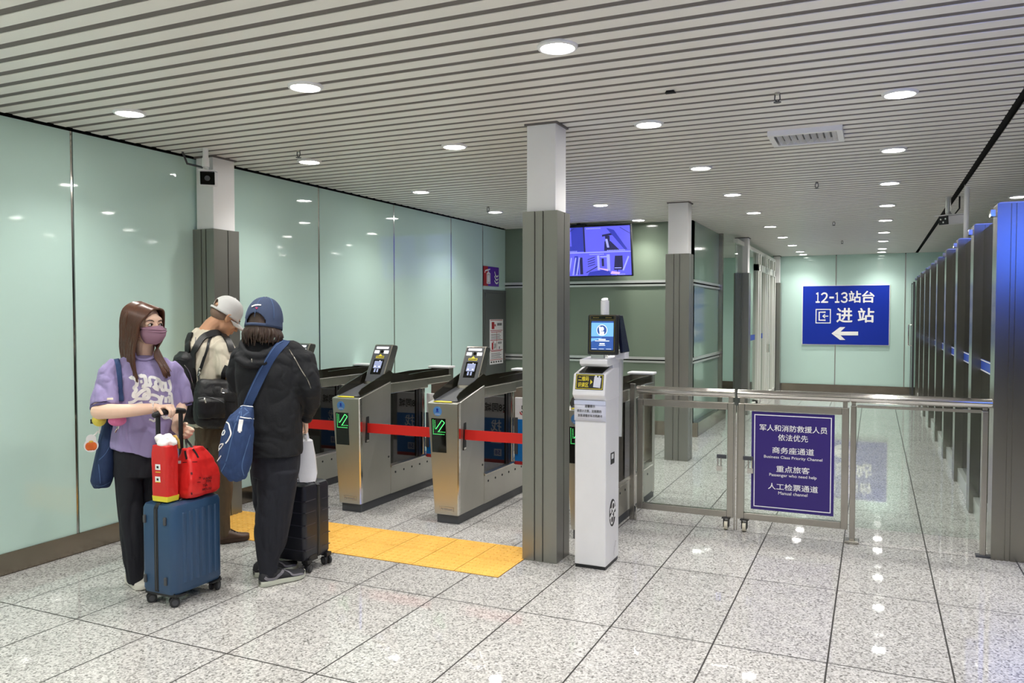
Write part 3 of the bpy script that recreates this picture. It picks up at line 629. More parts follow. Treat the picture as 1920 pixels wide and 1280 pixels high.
MB().box(-1.59, -1.50, 4.68, 4.76, 1.28, 1.325).build('screen_mount', 'alu', t, bevel=0.006)
sc0 = Vector((-1.508, 4.655, 1.305)); S_ = Plane(sc0, (1, 0.0, 0), (0, .045, 1.0))
mb = MB(); c = [S_.p(-.095, 0), S_.p(.095, 0), S_.p(.095, .245), S_.p(-.095, .245)]; mb.slab(c, .045); mon = mb.build('monitor', 'black_plastic', t, bevel=0.01)
mb = MB(); S_.rect(mb, -.07, .07, .03, .205, .002); scr = mb.build('screen', 'scr_mid', t)
mb = MB(); S_.rect(mb, -.07, .07, .112, .195, .0028); S_.poly(mb, [(-.07, .08), (-.02, .095), (.0, .104), (-.07, .1)], .0028); S_.poly(mb, [(.03, .112), (.07, .16), (.07, .195), (.02, .195)], .003); mb.build('screen_picture', 'scr_light', scr)
mb = MB(); S_.ell(mb, -.002, .15, .034, .034, .0036); S_.rect(mb, -.045, .045, .083, .087, .0036); S_.rect(mb, -.022, .022, .09, .097, .0036); S_.rect(mb, -.016, .016, .064, .071, .0036); S_.rect(mb, -.02, .02, .056, .059, .0036)
for k in range(3): S_.rect(mb, -.066 + k * .046, -.034 + k * .046, .035, .037, .0036)
mb.build('screen_icon', 'scr_white', scr)
mb = MB(); S_.ell(mb, -.002, .15, .0305, .0305, .0042); mb.build('screen_icon_field', 'scr_mid', scr)
mb = MB(); S_.rect(mb, -.016, .012, .122, .142, .0048); S_.stroke(mb, [(-.012, .142), (-.016, .172)], .011, .0048); S_.ell(mb, .0, .158, .011, .013, .0048, 12); mb.build('screen_figure', 'scr_white', scr)
mb = MB(); S_.rect(mb, -.068, .068, .217, .236, .002); sb = mb.build('sensor_bar', 'black_glass', mon)
mb = MB(); S_.frame(mb, -.08, .08, .214, .239, .0015, .003); S_.frame(mb, -.078, .078, .02, .21, .002, .003)
for x in (-.06, -.05, -.04, -.03, .02, .03, .04, .05): S_.rect(mb, x, x + .006, .223, .23, .003)
mb.build('monitor_trim', mat('brass_trim', srgb(140, 126, 74), 0.35, 0.8), mon)
mb = MB(); mb.tube([(-1.505, 4.70, 1.54), (-1.505, 4.70, 1.635)], .026, 18); mb.tube([(-1.505, 4.70, 1.633), (-1.505, 4.695, 1.645)], .021, 12); mb.build('camera_column', 'white_plastic', t, smooth='auto')
MB().slab([(-1.398, 4.73, 1.315), (-1.398, 4.88, 1.315), (-1.42, 4.80, 1.545), (-1.42, 4.72, 1.548)], .02).build('rear_screen', mat('rear_screen_navy', srgb(24, 28, 48), 0.2), t, bevel=0.004)
MB().box(-1.468, -1.40, 4.78, 4.87, 1.275, 1.33).build('rear_mount', 'white_plastic', t, bevel=0.006)
MB().prism([(4.86, .78), (4.86, 1.3), (4.885, 1.33), (4.90, 1.31), (4.872, .78)], -1.47, -1.445, 'x').build('rear_strip', 'alu', t)
R_ = Plane((X1, 4.735, 0), (0, 1, 0), (0, 0, 1))
mb = MB(); R_.frame(mb, -.04, .03, .63, .70, .008, .003); R_.rect(mb, -.04, .03, .632, .66, .002); mb.build('side_socket', 'black_plastic', t)
mb = MB(); R_.ell(mb, .0, .325, .062, .085, .0015); em = mb.build('round_emblem', 'black_ink', t)
mb = MB(); R_.stroke(mb, [(-.06, .30), (.06, .35)], .014, .0025); R_.ell(mb, .012, .365, .028, .03, .0025, 14); R_.ell(mb, -.012, .285, .028, .03, .0025, 14)
for k in range(5): R_.rect(mb, -.05 + k * .006, -.047 + k * .006, .33, .36, .0025); R_.rect(mb, .03 + k * .006, .033 + k * .006, .29, .32, .0025)
mb.build('emblem_pattern', 'white_ink', em)
mb = MB(); R_.ell(mb, .012, .365, .017, .018, .0032, 12); R_.ell(mb, -.012, .285, .017, .018, .0032, 12); mb.build('emblem_dot', 'black_ink', em)
mb = MB(); R_.stroke(mb, [(.05, .10), (.06, .115), (.065, .13), (.075, .13)], .004, .0015); R_.stroke(mb, [(.035, .045), (.03, .07), (.045, .105)], .003, .0015); mb.build('scuff_marks', 'grey_ink', t)
t = thing('notice_sheet', 'white printed paper notice taped across the front of the kiosk', 'notice', (-1.563, 4.59, .93))
K = Plane((-1.563, 4.5955, .905), (1, 0, 0), (0, 0, 1))
mb = MB(); mb.loft([[K.p(x, y, .001 + .003 * math.sin(x * 60)) for x in (-.1, -.05, 0, .05, .1)] for y in (0, .04, .08, .122)], cap=False, closed=False); sh = mb.build('sheet', 'paper', t, smooth=True); md = sh.modifiers.new('thick', 'SOLIDIFY'); md.thickness = .0008
mb = MB(); K.rect(mb, -.1, .1, .10, .124, .0062); mb.build('tape', mat('clear_tape', srgb(206, 212, 236), 0.3), t)
K.text('lettering', '温馨提示', 'black_ink', t, -.032, .082, .066, .018, .012, .0065)
K.text('lettering', '使用计次票、定期票的', 'black_ink', t, -.082, .052, .156, .018, .012, .0065)
K.text('lettering', '旅客请看好车次再刷卡', 'black_ink', t, -.076, .024, .156, .018, .012, .0065)
# ================================================================ STEEL RAILING
Y = 5.87
t = thing('railing_post', 'steel railing end post beside the ticket gate behind the kiosk', 'post', (-1.657, Y, 0))
MB().box(-1.675, -1.638, Y - .02, Y + .02, 0, 1.03).build('post', 'steel', t, bevel=0.004)
MB().box(-1.636, -1.622, Y - .02, Y + .01, 0, .1).build('foot_bolt', 'chrome', t)
def leaf(x0, x1, label, caster_x, latch_x, group='glass leaves of the railing'):
    t = thing('railing_gate', label, 'gate', ((x0 + x1) / 2, Y, 0), group)
    fw = .045
    mb = MB().box(x0, x0 + fw, Y - .02, Y + .02, .088, .918).box(x1 - fw, x1, Y - .02, Y + .02, .088, .918).box(x0 + fw, x1 - fw, Y - .02, Y + .02, .868, .918).box(x0 + fw, x1 - fw, Y - .02, Y + .02, .088, .135)
    mb.build('frame', 'steel', t, bevel=0.003)
    MB().box(x0 + fw, x1 - fw, Y - .004, Y + .004, .135, .868).build('glass_pane', 'clear', t)
    MB().tube([(x0 - .005, Y, .985), (x1 + .003, Y, .985)], .031, 20).build('handrail', 'chrome', t, smooth='auto')
    MB().box(x0 + .01, x0 + .04, Y - .006, Y + .006, .915, .965).box(x1 - .04, x1 - .01, Y - .006, Y + .006, .915, .965).build('rail_bracket', 'steel', t)
    if caster_x:
        c = Vector((caster_x, Y - .01, .035))
        cs = MB().tube([c + Vector((-.012, 0, 0)), c + Vector((.012, 0, 0))], .035, 20).build('caster_wheel', 'wheel_cream', t, smooth='auto')
        MB().box(c.x - .02, c.x - .015, c.y - .025, c.y + .025, .02, .085).box(c.x + .015, c.x + .02, c.y - .025, c.y + .025, .02, .085).box(c.x - .03, c.x + .03, c.y - .03, c.y + .03, .082, .09).build('caster_fork', 'black_plastic', cs, bevel=0.002)
    if latch_x:
        x, d_ = latch_x
        lt = MB().box(min(x, x + d_ * .07), max(x, x + d_ * .07), Y - .035, Y - .022, .515, .545).build('latch', 'dark_grey', t, bevel=0.005)
        a = x + d_ * .05
        MB().tube([(a - .012, Y - .03, .52), (a - .012, Y - .03, .46)], .005, 8).tube([(a + .012, Y - .03, .52), (a + .012, Y - .03, .46)], .005, 8).box(a - .02, a + .02, Y - .036, Y - .024, .425, .46).build('padlock', 'chrome', lt)
    return t
leaf(-1.617, -.908, 'glass railing gate without a sign, next to the kiosk', -.955, (-.955, -1))
MB_l = leaf(-.878, -.148, 'glass railing gate carrying the indigo priority channel sign', -.828, (-.84, 1))
mb = MB().box(-.905, -.897, Y - .006, Y + .006, .0, .9).box(-.889, -.881, Y - .006, Y + .006, .0, .9); mb.build('drop_bolt', 'steel', MB_l)
B_ = Plane((-.785, Y - .006, .168), (1, 0, 0), (0, 0, 1)); W_, H_ = .547, .697
mb = MB(); B_.rect(mb, 0, W_, 0, H_, .006); sg = mb.build('sign_board', 'purple_sign', MB_l)
mb = MB(); B_.frame(mb, .018, W_ - .018, .02, H_ - .02, .006, .0075); mb.build('sign_border', 'white_ink', sg)
def row(s, a, b, h, bold=.010):
    """a line of the sign between two pixel columns (measured on the photo), laid on the board's plane"""
    p = ony(*a, Y - .012); q = ony(*b, Y - .012)
    text_fit('sign_lettering', s, 'white_ink', sg, (p.x, Y - .0125, p.z), (1, 0, 0), (0, 0, 1), q.x - p.x, h, bold, .002)
Z4 = lambda x, y: (1370 + x / 4, 710 + y / 4)
row('军人和消防救援人员', Z4(218, 386), Z4(725, 408), .046)
row('依法优先', Z4(355, 463), Z4(580, 470), .047)
row('商务座通道', Z4(312, 556), Z4(625, 572), .046)
row('Business Class Priority Channel', Z4(250, 596), Z4(688, 613), .026, .006)
row('重点旅客', Z4(342, 697), Z4(592, 710), .046)
row('Passenger who need help', Z4(290, 733), Z4(645, 752), .027, .006)
row('人工检票通道', Z4(280, 825), Z4(655, 848), .046)
row('Manual channel', Z4(357, 866), Z4(576, 880), .022, .006)
t = thing('glass_railing', 'fixed frameless glass railing panel between two steel posts at the right partition', 'railing', (.27, Y, 0))
MB().box(-.138, -.102, Y - .02, Y + .02, .02, .935).build('post', 'steel', t, bevel=0.004)
MB().box(-.165, -.075, Y - .05, Y + .05, 0, .022).build('foot_plate', 'steel', t, bevel=0.005)
MB().box(.632, .668, Y - .02, Y + .02, 0, .935).build('post', 'steel', t, bevel=0.004)
MB().box(.61, .69, Y - .03, Y + .03, 0, .012).build('foot_plate', 'dark_grey', t)
MB().box(-.10, .63, Y - .004, Y + .004, .108, .93).build('glass_pane', 'clear', t)
MB().box(-.10, .63, Y - .01, Y + .01, .922, .942).build('top_bar', 'chrome', t)
MB().tube([(-.142, Y, .985), (.687, Y, .985)], .031, 20).build('handrail', 'chrome', t, smooth='auto')
MB().box(-.133, -.107, Y - .006, Y + .006, .935, .965).box(.637, .663, Y - .006, Y + .006, .94, .965).build('rail_bracket', 'steel', t)
# ================================================================ SIGNS, SCREEN, CABINET
t = thing('platform_sign', 'large blue platform sign with white lettering and arrow on the far wall', 'sign', (-.53, YF - .03, 1.53))
MB().box(-1.325, .255, YF - .035, YF - .008, .955, 2.12).build('sign_board', 'blue_sign', t)
MB().box(-1.337, .267, YF - .03, YF - .009, .943, 2.132).build('sign_rim', 'white_ink', t)
Ys = YF - .0355
def srow(s, x0, x1, yb, yt, bold=.022):
    p = ony(x0, yb, Ys); q = ony(x1, yb, Ys); r = ony(x0, yt, Ys)
    return text_fit('lettering', s, 'white_ink', t, (p.x, Ys, p.z), (1, 0, 0), (0, 0, 1), q.x - p.x, r.z - p.z, bold, .003)
for ch, a_, b_, c_, d_ in (('１', 1529.2, 1537.4, 567.6, 547.9), ('２', 1539, 1552.8, 567.6, 547.9), ('一', 1555, 1563.7, 559.4, 555.9), ('１', 1565.3, 1574, 567.6, 547.9), ('３', 1576.3, 1589.4, 567.8, 547.6)): srow(ch, a_, b_, c_, d_, .022)
srow('站', 1591, 1614.5, 567.5, 545); srow('台', 1616, 1640, 567.5, 545)
srow('进', 1568, 1598.5, 604.5, 577); srow('站', 1608, 1639, 604.5, 577)
o_ = ony(1505, 646, Ys); Q = Plane((0, Ys, 0), (1, 0, 0), (0, 0, 1))
def sx(px, py): v = ony(px, py, Ys); return (v.x, v.z)
mb = MB(); a = sx(1529, 606); b = sx(1558, 579); Q.frame(mb, a[0], b[0], a[1], b[1], .018, .003)
Q.stroke(mb, [sx(1548, 585), sx(1536, 585), sx(1536, 600), sx(1548, 600)], .03, .003); Q.stroke(mb, [sx(1553, 592.5), sx(1543, 592.5)], .02, .003)
Q.stroke(mb, [sx(1547, 589), sx(1542.5, 592.5), sx(1547, 596)], .02, .003); mb.build('entrance_icon', 'white_ink', t)
mb = MB(); Q.poly(mb, [sx(1559, 625), sx(1575, 613), sx(1585, 613), sx(1576, 621.5)], .003); Q.poly(mb, [sx(1559, 625), sx(1576, 628.5), sx(1585, 637), sx(1575, 637)], .003); Q.poly(mb, [sx(1559, 625), sx(1576, 621.5), sx(1609, 621.5), sx(1609, 628.5)], .003); Q.poly(mb, [sx(1559, 625), sx(1609, 628.5), sx(1576, 628.5), sx(1570, 627)], .003); mb.build('arrow', 'white_ink', t)
# hanging monitor
t = thing('monitor', 'wall monitor showing blue surveillance pictures above the green wall rail', 'screen', (-3.43, 9.98, 2.36))
E_ = Plane((-4.035, 9.93, 2.055), (1, 0, 0), (0, -.10, .62)); w_, h_ = 1.21, .628
mb = MB(); mb.slab([E_.p(-.015, -.015), E_.p(w_ + .015, -.015), E_.p(w_ + .015, h_ + .015), E_.p(-.015, h_ + .015)], .05); mb.build('bezel', 'black_plastic', t, bevel=0.004)
MT['tv1'] = emit('feed_violet', (0.10, 0.10, 0.72, 1), 0.27); MT['tv2'] = emit('feed_blue', (0.03, 0.04, 0.40, 1), 0.24); MT['tv3'] = emit('feed_pale', (0.30, 0.32, 0.90, 1), 0.27); MT['tv4'] = emit('feed_dark', (0.012, 0.012, 0.06, 1), 0.3); MT['tv5'] = emit('feed_pink', (0.55, 0.36, 0.8, 1), 0.28)
mb = MB(); E_.rect(mb, 0, w_, 0, h_, .002); scn = mb.build('screen', 'tv1', t)
hw = w_ / 2; hh = h_ * .49
mb = MB(); E_.rect(mb, 0, .15, hh + .01, h_, .003); E_.rect(mb, .42, hw - .02, hh + .01, h_, .003); E_.rect(mb, .1, hw - .02, hh + .01, hh + .08, .0032); mb.build('feed_picture', 'tv2', scn); mb = MB(); E_.poly(mb, [(.9, hh + .3), (1.0, hh + .27), (1.17, hh + .02), (1.13, hh + .02)], .003); mb.build('feed_picture', 'tv2', scn); mb = MB(); E_.poly(mb, [(.62, 0), (.95, 0), (.9, .08), (.65, .05)], .003); mb.build('feed_picture', 'tv2', scn); mb = MB(); mb.build('feed_picture', 'tv2', scn); mb = MB(); E_.rect(mb, .05, .2, .05, .2, .003); mb.build('feed_picture', 'tv2', scn); mb = MB(); E_.rect(mb, .45, .5, .02, .26, .003); mb.build('feed_picture', 'tv2', scn)
mb = MB(); E_.rect(mb, hw - .02, hw + .002, hh, h_, .0035); E_.poly(mb, [(.86, hh + .01), (1.07, hh + .01), (.95, hh + .13), (.87, hh + .13)], .0035); E_.poly(mb, [(.84, hh + .19), (.98, hh + .21), (.98, hh + .235), (.84, hh + .215)], .0035); E_.rect(mb, .88, .94, hh + .13, hh + .2, .0035)
E_.poly(mb, [(.98, .07), (1.1, .07), (1.1, .25), (1.0, .25)], .0035); E_.rect(mb, .82, .85, .12, .22, .0035); E_.rect(mb, .3, .33, .0, .25, .0035); E_.rect(mb, .52, .56, .02, .24, .0035); E_.stroke(mb, [(hw, .04), (.78, .13)], .01, .0035); E_.stroke(mb, [(1.08, h_ - .02), (w_, h_ - .1)], .006, .0035); E_.stroke(mb, [(hw - .25, hh + .24), (hw - .14, h_ - .01)], .008, .0035)
for k in range(4): E_.stroke(mb, [(.63, .12 + k * .03), (.73, .15 + k * .03)], .008, .0035)
E_.rect(mb, 1.02, 1.03, .0, .07, .0035); mb.build('feed_picture', 'tv4', scn)
mb = MB()
for x in (.36, .42, .47): E_.stroke(mb, [(x, .01), (x + .05, .24)], .016, .0038)
E_.rect(mb, 0, w_, hh - .012, hh, .0038); E_.rect(mb, .76, .79, .07, .26, .0038); E_.rect(mb, .89, .93, .06, .27, .0038); E_.rect(mb, .99, 1.08, .09, .1, .0045); E_.rect(mb, .8, .9, .235, .25, .0038); E_.poly(mb, [(.9, hh + .05), (.93, hh + .05), (.91, hh + .16), (.88, hh + .16)], .004); E_.stroke(mb, [(1.1, .06), (1.18, .24)], .02, .0038)
for x, y_, n in ((.02, h_ - .02, 10), (.63, h_ - .02, 9), (.9, hh + .015, 11), (.3, hh + .015, 9), (.66, hh - .03, 9), (1.0, .015, 6)):
    for k in range(n): E_.rect(mb, x + k * .022, x + k * .022 + .014, y_ - .008, y_ + .004, .0045)
mb.build('feed_caption', 'tv3', scn)
mb = MB(); E_.poly(mb, [(.77, .1), (.79, .085), (.9, .055), (.9, .08)], .0045); E_.poly(mb, [(.93, .02), (1.05, .01), (1.06, .04), (.95, .055)], .0045); mb.build('feed_highlight', 'tv5', scn)
MB().box(-3.62, -3.44, 9.86, 9.96, 2.69, 2.72).box(-3.56, -3.52, 9.9, 9.94, 2.69, CEIL + .01).box(-3.36, -3.34, 9.92, 10.13, 2.4, 2.43).build('wall_bracket', 'black_plastic', t)
# grey cabinet, fire sign, fire notice
t = thing('wall_cabinet', 'dark grey fire equipment cabinet at the end of the mint wall', 'cabinet', (XL + .03, 9.8, 0))
MB().box(XL, XL + .012, 9.45, 10.14, 0, 1.88).build('body', 'cabinet', t)
MB().box(XL + .012, XL + .022, 9.48, 10.08, .05, 1.84).build('door', 'cabinet', t, bevel=0.004)
MB().tube([(XL + .04, 10.04, .92), (XL + .04, 10.04, 1.04)], .008, 8).build('door_handle', 'chrome', t)
t = thing('fire_sign', 'small red fire extinguisher sign, painted with a violet reflection, high on the mint wall', 'sign', (XL, 9.7, 2.05))
D = Plane((XL + .004, 9.445, 1.93), (0, 1, 0), (0, 0, 1))
mb = MB(); D.rect(mb, 0, .47, 0, .26, .006); s_ = mb.build('sign_board', mat('violet_reflection', srgb(92, 40, 170), 0.25), t)  # violet is a blue reflection on the red board, put into its colour
mb = MB(); D.rect(mb, 0, .13, 0, .26, .0075); mb.build('red_field', 'red_ink', s_)
mb = MB(); D.rect(mb, .09, .2, .03, .17, .009); D.poly(mb, [(.1, .17), (.19, .17), (.16, .19), (.13, .19)], .009); D.stroke(mb, [(.14, .19), (.14, .215), (.05, .2), (.03, .17)], .02, .009); D.stroke(mb, [(.14, .215), (.19, .225)], .016, .009)
mb.build('extinguisher_pictogram', 'white_ink', s_); mb = MB()
for k in range(3): D.stroke(mb, [(.33, .2 - k * .06), (.36, .15 - k * .05), (.40, .13 - k * .045), (.44, .15 - k * .045)], .02, .009)
mb.build('flame_pictogram', 'white_ink', s_)
mb = MB(); D.frame(mb, .105, .185, .045, .155, .006, .0105); mb.build('pictogram_line', 'grey_ink', s_)
t = thing('fire_notice', 'tall white fire equipment instruction sheet on the dark grey cabinet', 'notice', (XL + .03, 9.8, 1.2))
D = Plane((XL + .0225, 9.60, .88), (0, 1, 0), (0, 0, 1)); w2, h2 = .42, .605
mb = MB(); D.rect(mb, 0, w2, 0, h2, .002); s_ = mb.build('sheet', 'white_ink', t)
mb = MB()
for y_ in (.055, .185, .32, .45, .59): D.rect(mb, .02, w2 - .02, y_, y_ + .008, .003)
D.rect(mb, .06, .14, .475, .57, .003); D.rect(mb, .15, .18, .51, .54, .003); D.rect(mb, .06, .11, .20, .29, .003); D.stroke(mb, [(.085, .29), (.1, .305), (.13, .295)], .012, .003); D.rect(mb, .215, .222, .2, .44, .003)
for y_ in (.43, .17): D.rect(mb, .04, .36, y_, y_ + .008, .003)
mb.build('red_print', 'red_ink', s_)
mb = MB()
for k in range(4): D.rect(mb, .04, .34 - .03 * (k % 2), .34 + k * .02, .346 + k * .02, .003); D.rect(mb, .04, .36 - .04 * (k % 2), .08 + k * .02, .086 + k * .02, .003)
for k in range(5): D.rect(mb, .03 + k * .075, .07 + k * .075, .02, .04, .003); D.rect(mb, .235 + k * .03, .255 + k * .03, .52, .555, .003)
for k in range(3): D.rect(mb, .26 + k * .04, .28 + k * .04, .27, .3, .003); D.stroke(mb, [(.13 + k * .02, .21), (.15 + k * .02, .25), (.14 + k * .02, .28)], .01, .003)
D.rect(mb, .29, .31, .2, .235, .003); mb.build('black_print', 'black_ink', s_)
# ================================================================ PEOPLE
from mathutils.bvhtree import BVHTree
MT['skin'] = noisy(mat('skin', srgb(244, 206, 182), 0.5, 0.0, Subsurface_Weight=0.08, Subsurface_Radius=(0.01, 0.004, 0.002)), 9, 0.05)
MT['skin_tan'] = noisy(mat('tanned_skin', srgb(206, 156, 122), 0.5, 0.0, Subsurface_Weight=0.06, Subsurface_Radius=(0.01, 0.004, 0.002)), 9, 0.07)
MT['hair_brown'] = noisy(mat('brown_hair', srgb(84, 52, 36), 0.34), 60, 0.35, 2, (1, 1, 0.06))
MT['hair_dark'] = noisy(mat('dark_hair', srgb(62, 46, 37), 0.4), 60, 0.35, 2, (1, 1, 0.1))
MT['lilac'] = noisy(mat('lilac_cotton', srgb(158, 146, 192), 0.85), 14, 0.05, 3, bump=0.15, bscale=60)
MT['lilac_shade'] = mat('lilac_in_shade', srgb(92, 82, 122), 0.9)  # shaded copy of the lilac: sleeve shade put into the colour
MT['navy_cloth'] = noisy(mat('navy_cloth', srgb(22, 23, 33), 0.8), 30, 0.12, 4, bump=0.12, bscale=160)
MT['jacket'] = noisy(mat('black_jacket', srgb(19, 21, 26), 0.8), 10, 0.12, 4, bump=0.12, bscale=120)
MT['slate_trousers'] = noisy(mat('dark_trousers', srgb(26, 28, 38), 0.85), 30, 0.12, 4, bump=0.12, bscale=160)
MT['cream'] = noisy(mat('cream_cotton', srgb(214, 205, 186), 0.85), 12, 0.05, 3, bump=0.1, bscale=70)
MT['brown_cloth'] = noisy(mat('brown_cotton', srgb(92, 76, 58), 0.85), 22, 0.1, 4, bump=0.1, bscale=90)
MT['denim'] = noisy(mat('blue_denim', srgb(42, 66, 110), 0.8), 26, 0.2, 5, bump=0.15, bscale=220)
MT['denim_dark'] = noisy(mat('dark_denim', srgb(32, 52, 90), 0.8), 26, 0.2, 5, bump=0.15, bscale=220)
MT['denim_light'] = noisy(mat('faded_denim', srgb(78, 106, 150), 0.8), 40, 0.25, 5)
MT['cap_denim'] = noisy(mat('denim_cap', srgb(60, 74, 104), 0.8), 30, 0.15, 5, bump=0.15, bscale=220)
MT['cap_grey'] = noisy(mat('pale_cap', srgb(214, 214, 212), 0.75), 30, 0.05, 4)
MT['mask'] = mat('mauve_mask', srgb(160, 122, 142), 0.8)
MT['nylon'] = noisy(mat('black_nylon', srgb(22, 22, 25), 0.5), 14, 0.15, 3, bump=0.12, bscale=150)
MT['leather_brown'] = noisy(mat('brown_leather', srgb(84, 62, 50), 0.45), 20, 0.1)
MT['brown_sole'] = mat('brown_sole', srgb(66, 48, 38), 0.7)
MT['shoe_white'] = noisy(mat('white_shoe', srgb(226, 222, 212), 0.6), 20, 0.05)
MT['shoe_grey'] = mat('grey_shoe_panel', srgb(120, 118, 126), 0.6)
MT['shoe_black'] = mat('black_mesh_shoe', srgb(36, 37, 42), 0.75)
MT['sole_pale'] = mat('pale_sole', srgb(196, 200, 186), 0.6)
MT['eye_white'] = mat('eye_white', srgb(232, 226, 222), 0.3)
MT['eye_dark'] = mat('iris_dark', srgb(34, 22, 18), 0.15)
MT['brow'] = mat('brow', srgb(70, 46, 38), 0.7)
MT['pearl'] = mat('pearl', srgb(236, 226, 224), 0.25)

class Fig:
    """a standing figure: ground point and the vertical plane through it that faces the camera"""
    def __init__(s, px, py):
        s.b = onz(px, py); s.n = Vector((-s.b.x, -s.b.y, 0)).normalized(); s.u = (-s.n).cross(Vector((0, 0, 1))).normalized(); s.z = Vector((0, 0, 1)); s.v0 = 0.0
    def W(s, px, py, v=0.0):
        v += s.v0
        d = ray(px, py); return EYE + d * ((v - (EYE - s.b).dot(s.n)) / d.dot(s.n))
    def dirv(s, a, b, c): return (s.u * a + s.n * b + s.z * c).normalized()
    def ring(s, xl, xr, y, v=0.0, rv=0.1, k=2.3, n=30, y2=None):
        a = s.W(xl, y, v); b = s.W(xr, y if y2 is None else y2, v); c = (a + b) / 2; ru = (b - a).length / 2; ud = (b - a).normalized()
        out = []
        for i in range(n):
            t = 2 * math.pi * i / n; ct, st = math.cos(t), math.sin(t)
            out.append(c + ud * (ru * math.copysign(abs(ct) ** (2 / k), ct)) + s.n * (rv * math.copysign(abs(st) ** (2 / k), st)))
        return out
def skin(mb, name, m, parent, voxel=0.008, smooth=4, fold=None, into=None):
    """grow overlapping shapes into ONE continuous surface, smooth it and add cloth folds"""
    bmesh.ops.recalc_face_normals(mb.bm, faces=mb.bm.faces)
    me = bpy.data.meshes.new('tmp'); mb.bm.to_mesh(me); mb.bm.free(); o = link(bpy.data.objects.new('tmp', me))
    r = o.modifiers.new('r', 'REMESH'); r.mode = 'VOXEL'; r.voxel_size = voxel
    if smooth: q = o.modifiers.new('s', 'SMOOTH'); q.iterations = smooth; q.factor = 0.5
    dg = bpy.context.evaluated_depsgraph_get(); dg.update()
    m2 = bpy.data.meshes.new_from_object(o.evaluated_get(dg)); bpy.data.objects.remove(o); bpy.data.meshes.remove(me)
    if fold:
        ns = [v.normal.copy() for v in m2.vertices]
        for v, nn in zip(m2.vertices, ns): v.co += nn * fold(v.co)
    bv = BVHTree.FromPolygons([v.co.copy() for v in m2.vertices], [tuple(p.vertices) for p in m2.polygons])
    off = Vector(); q = parent
    while q is not None: off += q.location; q = q.parent
    for v in m2.vertices: v.co -= off
    m2.materials.clear(); m2.materials.append(MT[m] if isinstance(m, str) else m); m2.name = name
    for p in m2.polygons: p.use_smooth = True
    o = link(bpy.data.objects.new(name, m2)); o.parent = parent
    return o, bv
def folds(amp, f=(9, 9, 5), seed=0.0, ridge=True):
    """cloth relief: soft swells, plus sharper creases along warped noise lines"""
    def g(c):
        p = Vector((c.x * f[0] + seed, c.y * f[1], c.z * f[2])); w_ = noise.noise_vector(p * .7 + Vector((3, 9, 2))) * .55; p = p + w_
        a = noise.noise(p); b = noise.noise(p * 2.1 + Vector((7, 3, 1)))
        cr = (1 - min(1, abs(a) * 1.6)) ** 3 + .5 * (1 - min(1, abs(b) * 1.8)) ** 3
        return amp * (.55 * a + .3 * b - .75 * cr + .3)
    return g
def densify(pts, n=6):
    """catmull-rom through the points"""
    P = [Vector(p) for p in pts]; P = [P[0] * 2 - P[1]] + P + [P[-1] * 2 - P[-2]]; out = []
    for i in range(1, len(P) - 2):
        for k in range(n):
            t = k / n; a, b, c, d = P[i - 1:i + 3]
            out.append(0.5 * ((2 * b) + (c - a) * t + (2 * a - 5 * b + 4 * c - d) * t * t + (3 * b - a - 3 * c + d) * t ** 3))
    out.append(P[-2]); return out
def hit(bv, px, py):
    loc, nr, i, d = bv.ray_cast(EYE, ray(px, py).normalized())
    return (loc, nr) if loc is not None else (None, None)
def ribbon(mb, pts, nrms, width, thick):
    """a strap lying along points with given surface normals"""
    R = []; n = len(pts)
    for i in range(n):
        t = (pts[min(i + 1, n - 1)] - pts[max(i - 1, 0)]).normalized(); nn = nrms[i]; sd = nn.cross(t).normalized() * width / 2; up_ = t.cross(sd).normalized()
        if up_.dot(nn) < 0: up_ = -up_
        R.append([pts[i] - sd, pts[i] + sd, pts[i] + sd + up_ * thick, pts[i] - sd + up_ * thick])
    mb.loft(R); return mb
def drape(mb, bv, pxs, width, thick=0.004, off=0.002, n=5, smooth_=2):
    """a band following a path drawn over a garment, resting on its surface"""
    P = []; N_ = []
    for q in densify([Vector((x, y, 0)) for x, y in pxs], n):
        l, nr = hit(bv, q.x, q.y)
        if l is None: continue
        if P and (l - P[-1]).length > 0.12: continue
        P.append(l + nr * off); N_.append(nr)
    if len(P) > 2:
        for _ in range(smooth_):
            P = [P[0]] + [(P[i - 1] + P[i] * 2 + P[i + 1]) / 4 for i in range(1, len(P) - 1)] + [P[-1]]
            N_ = [N_[0]] + [(N_[i - 1] + N_[i] * 2 + N_[i + 1]).normalized() for i in range(1, len(N_) - 1)] + [N_[-1]]
        ribbon(mb, P, N_, width, thick)
    return mb
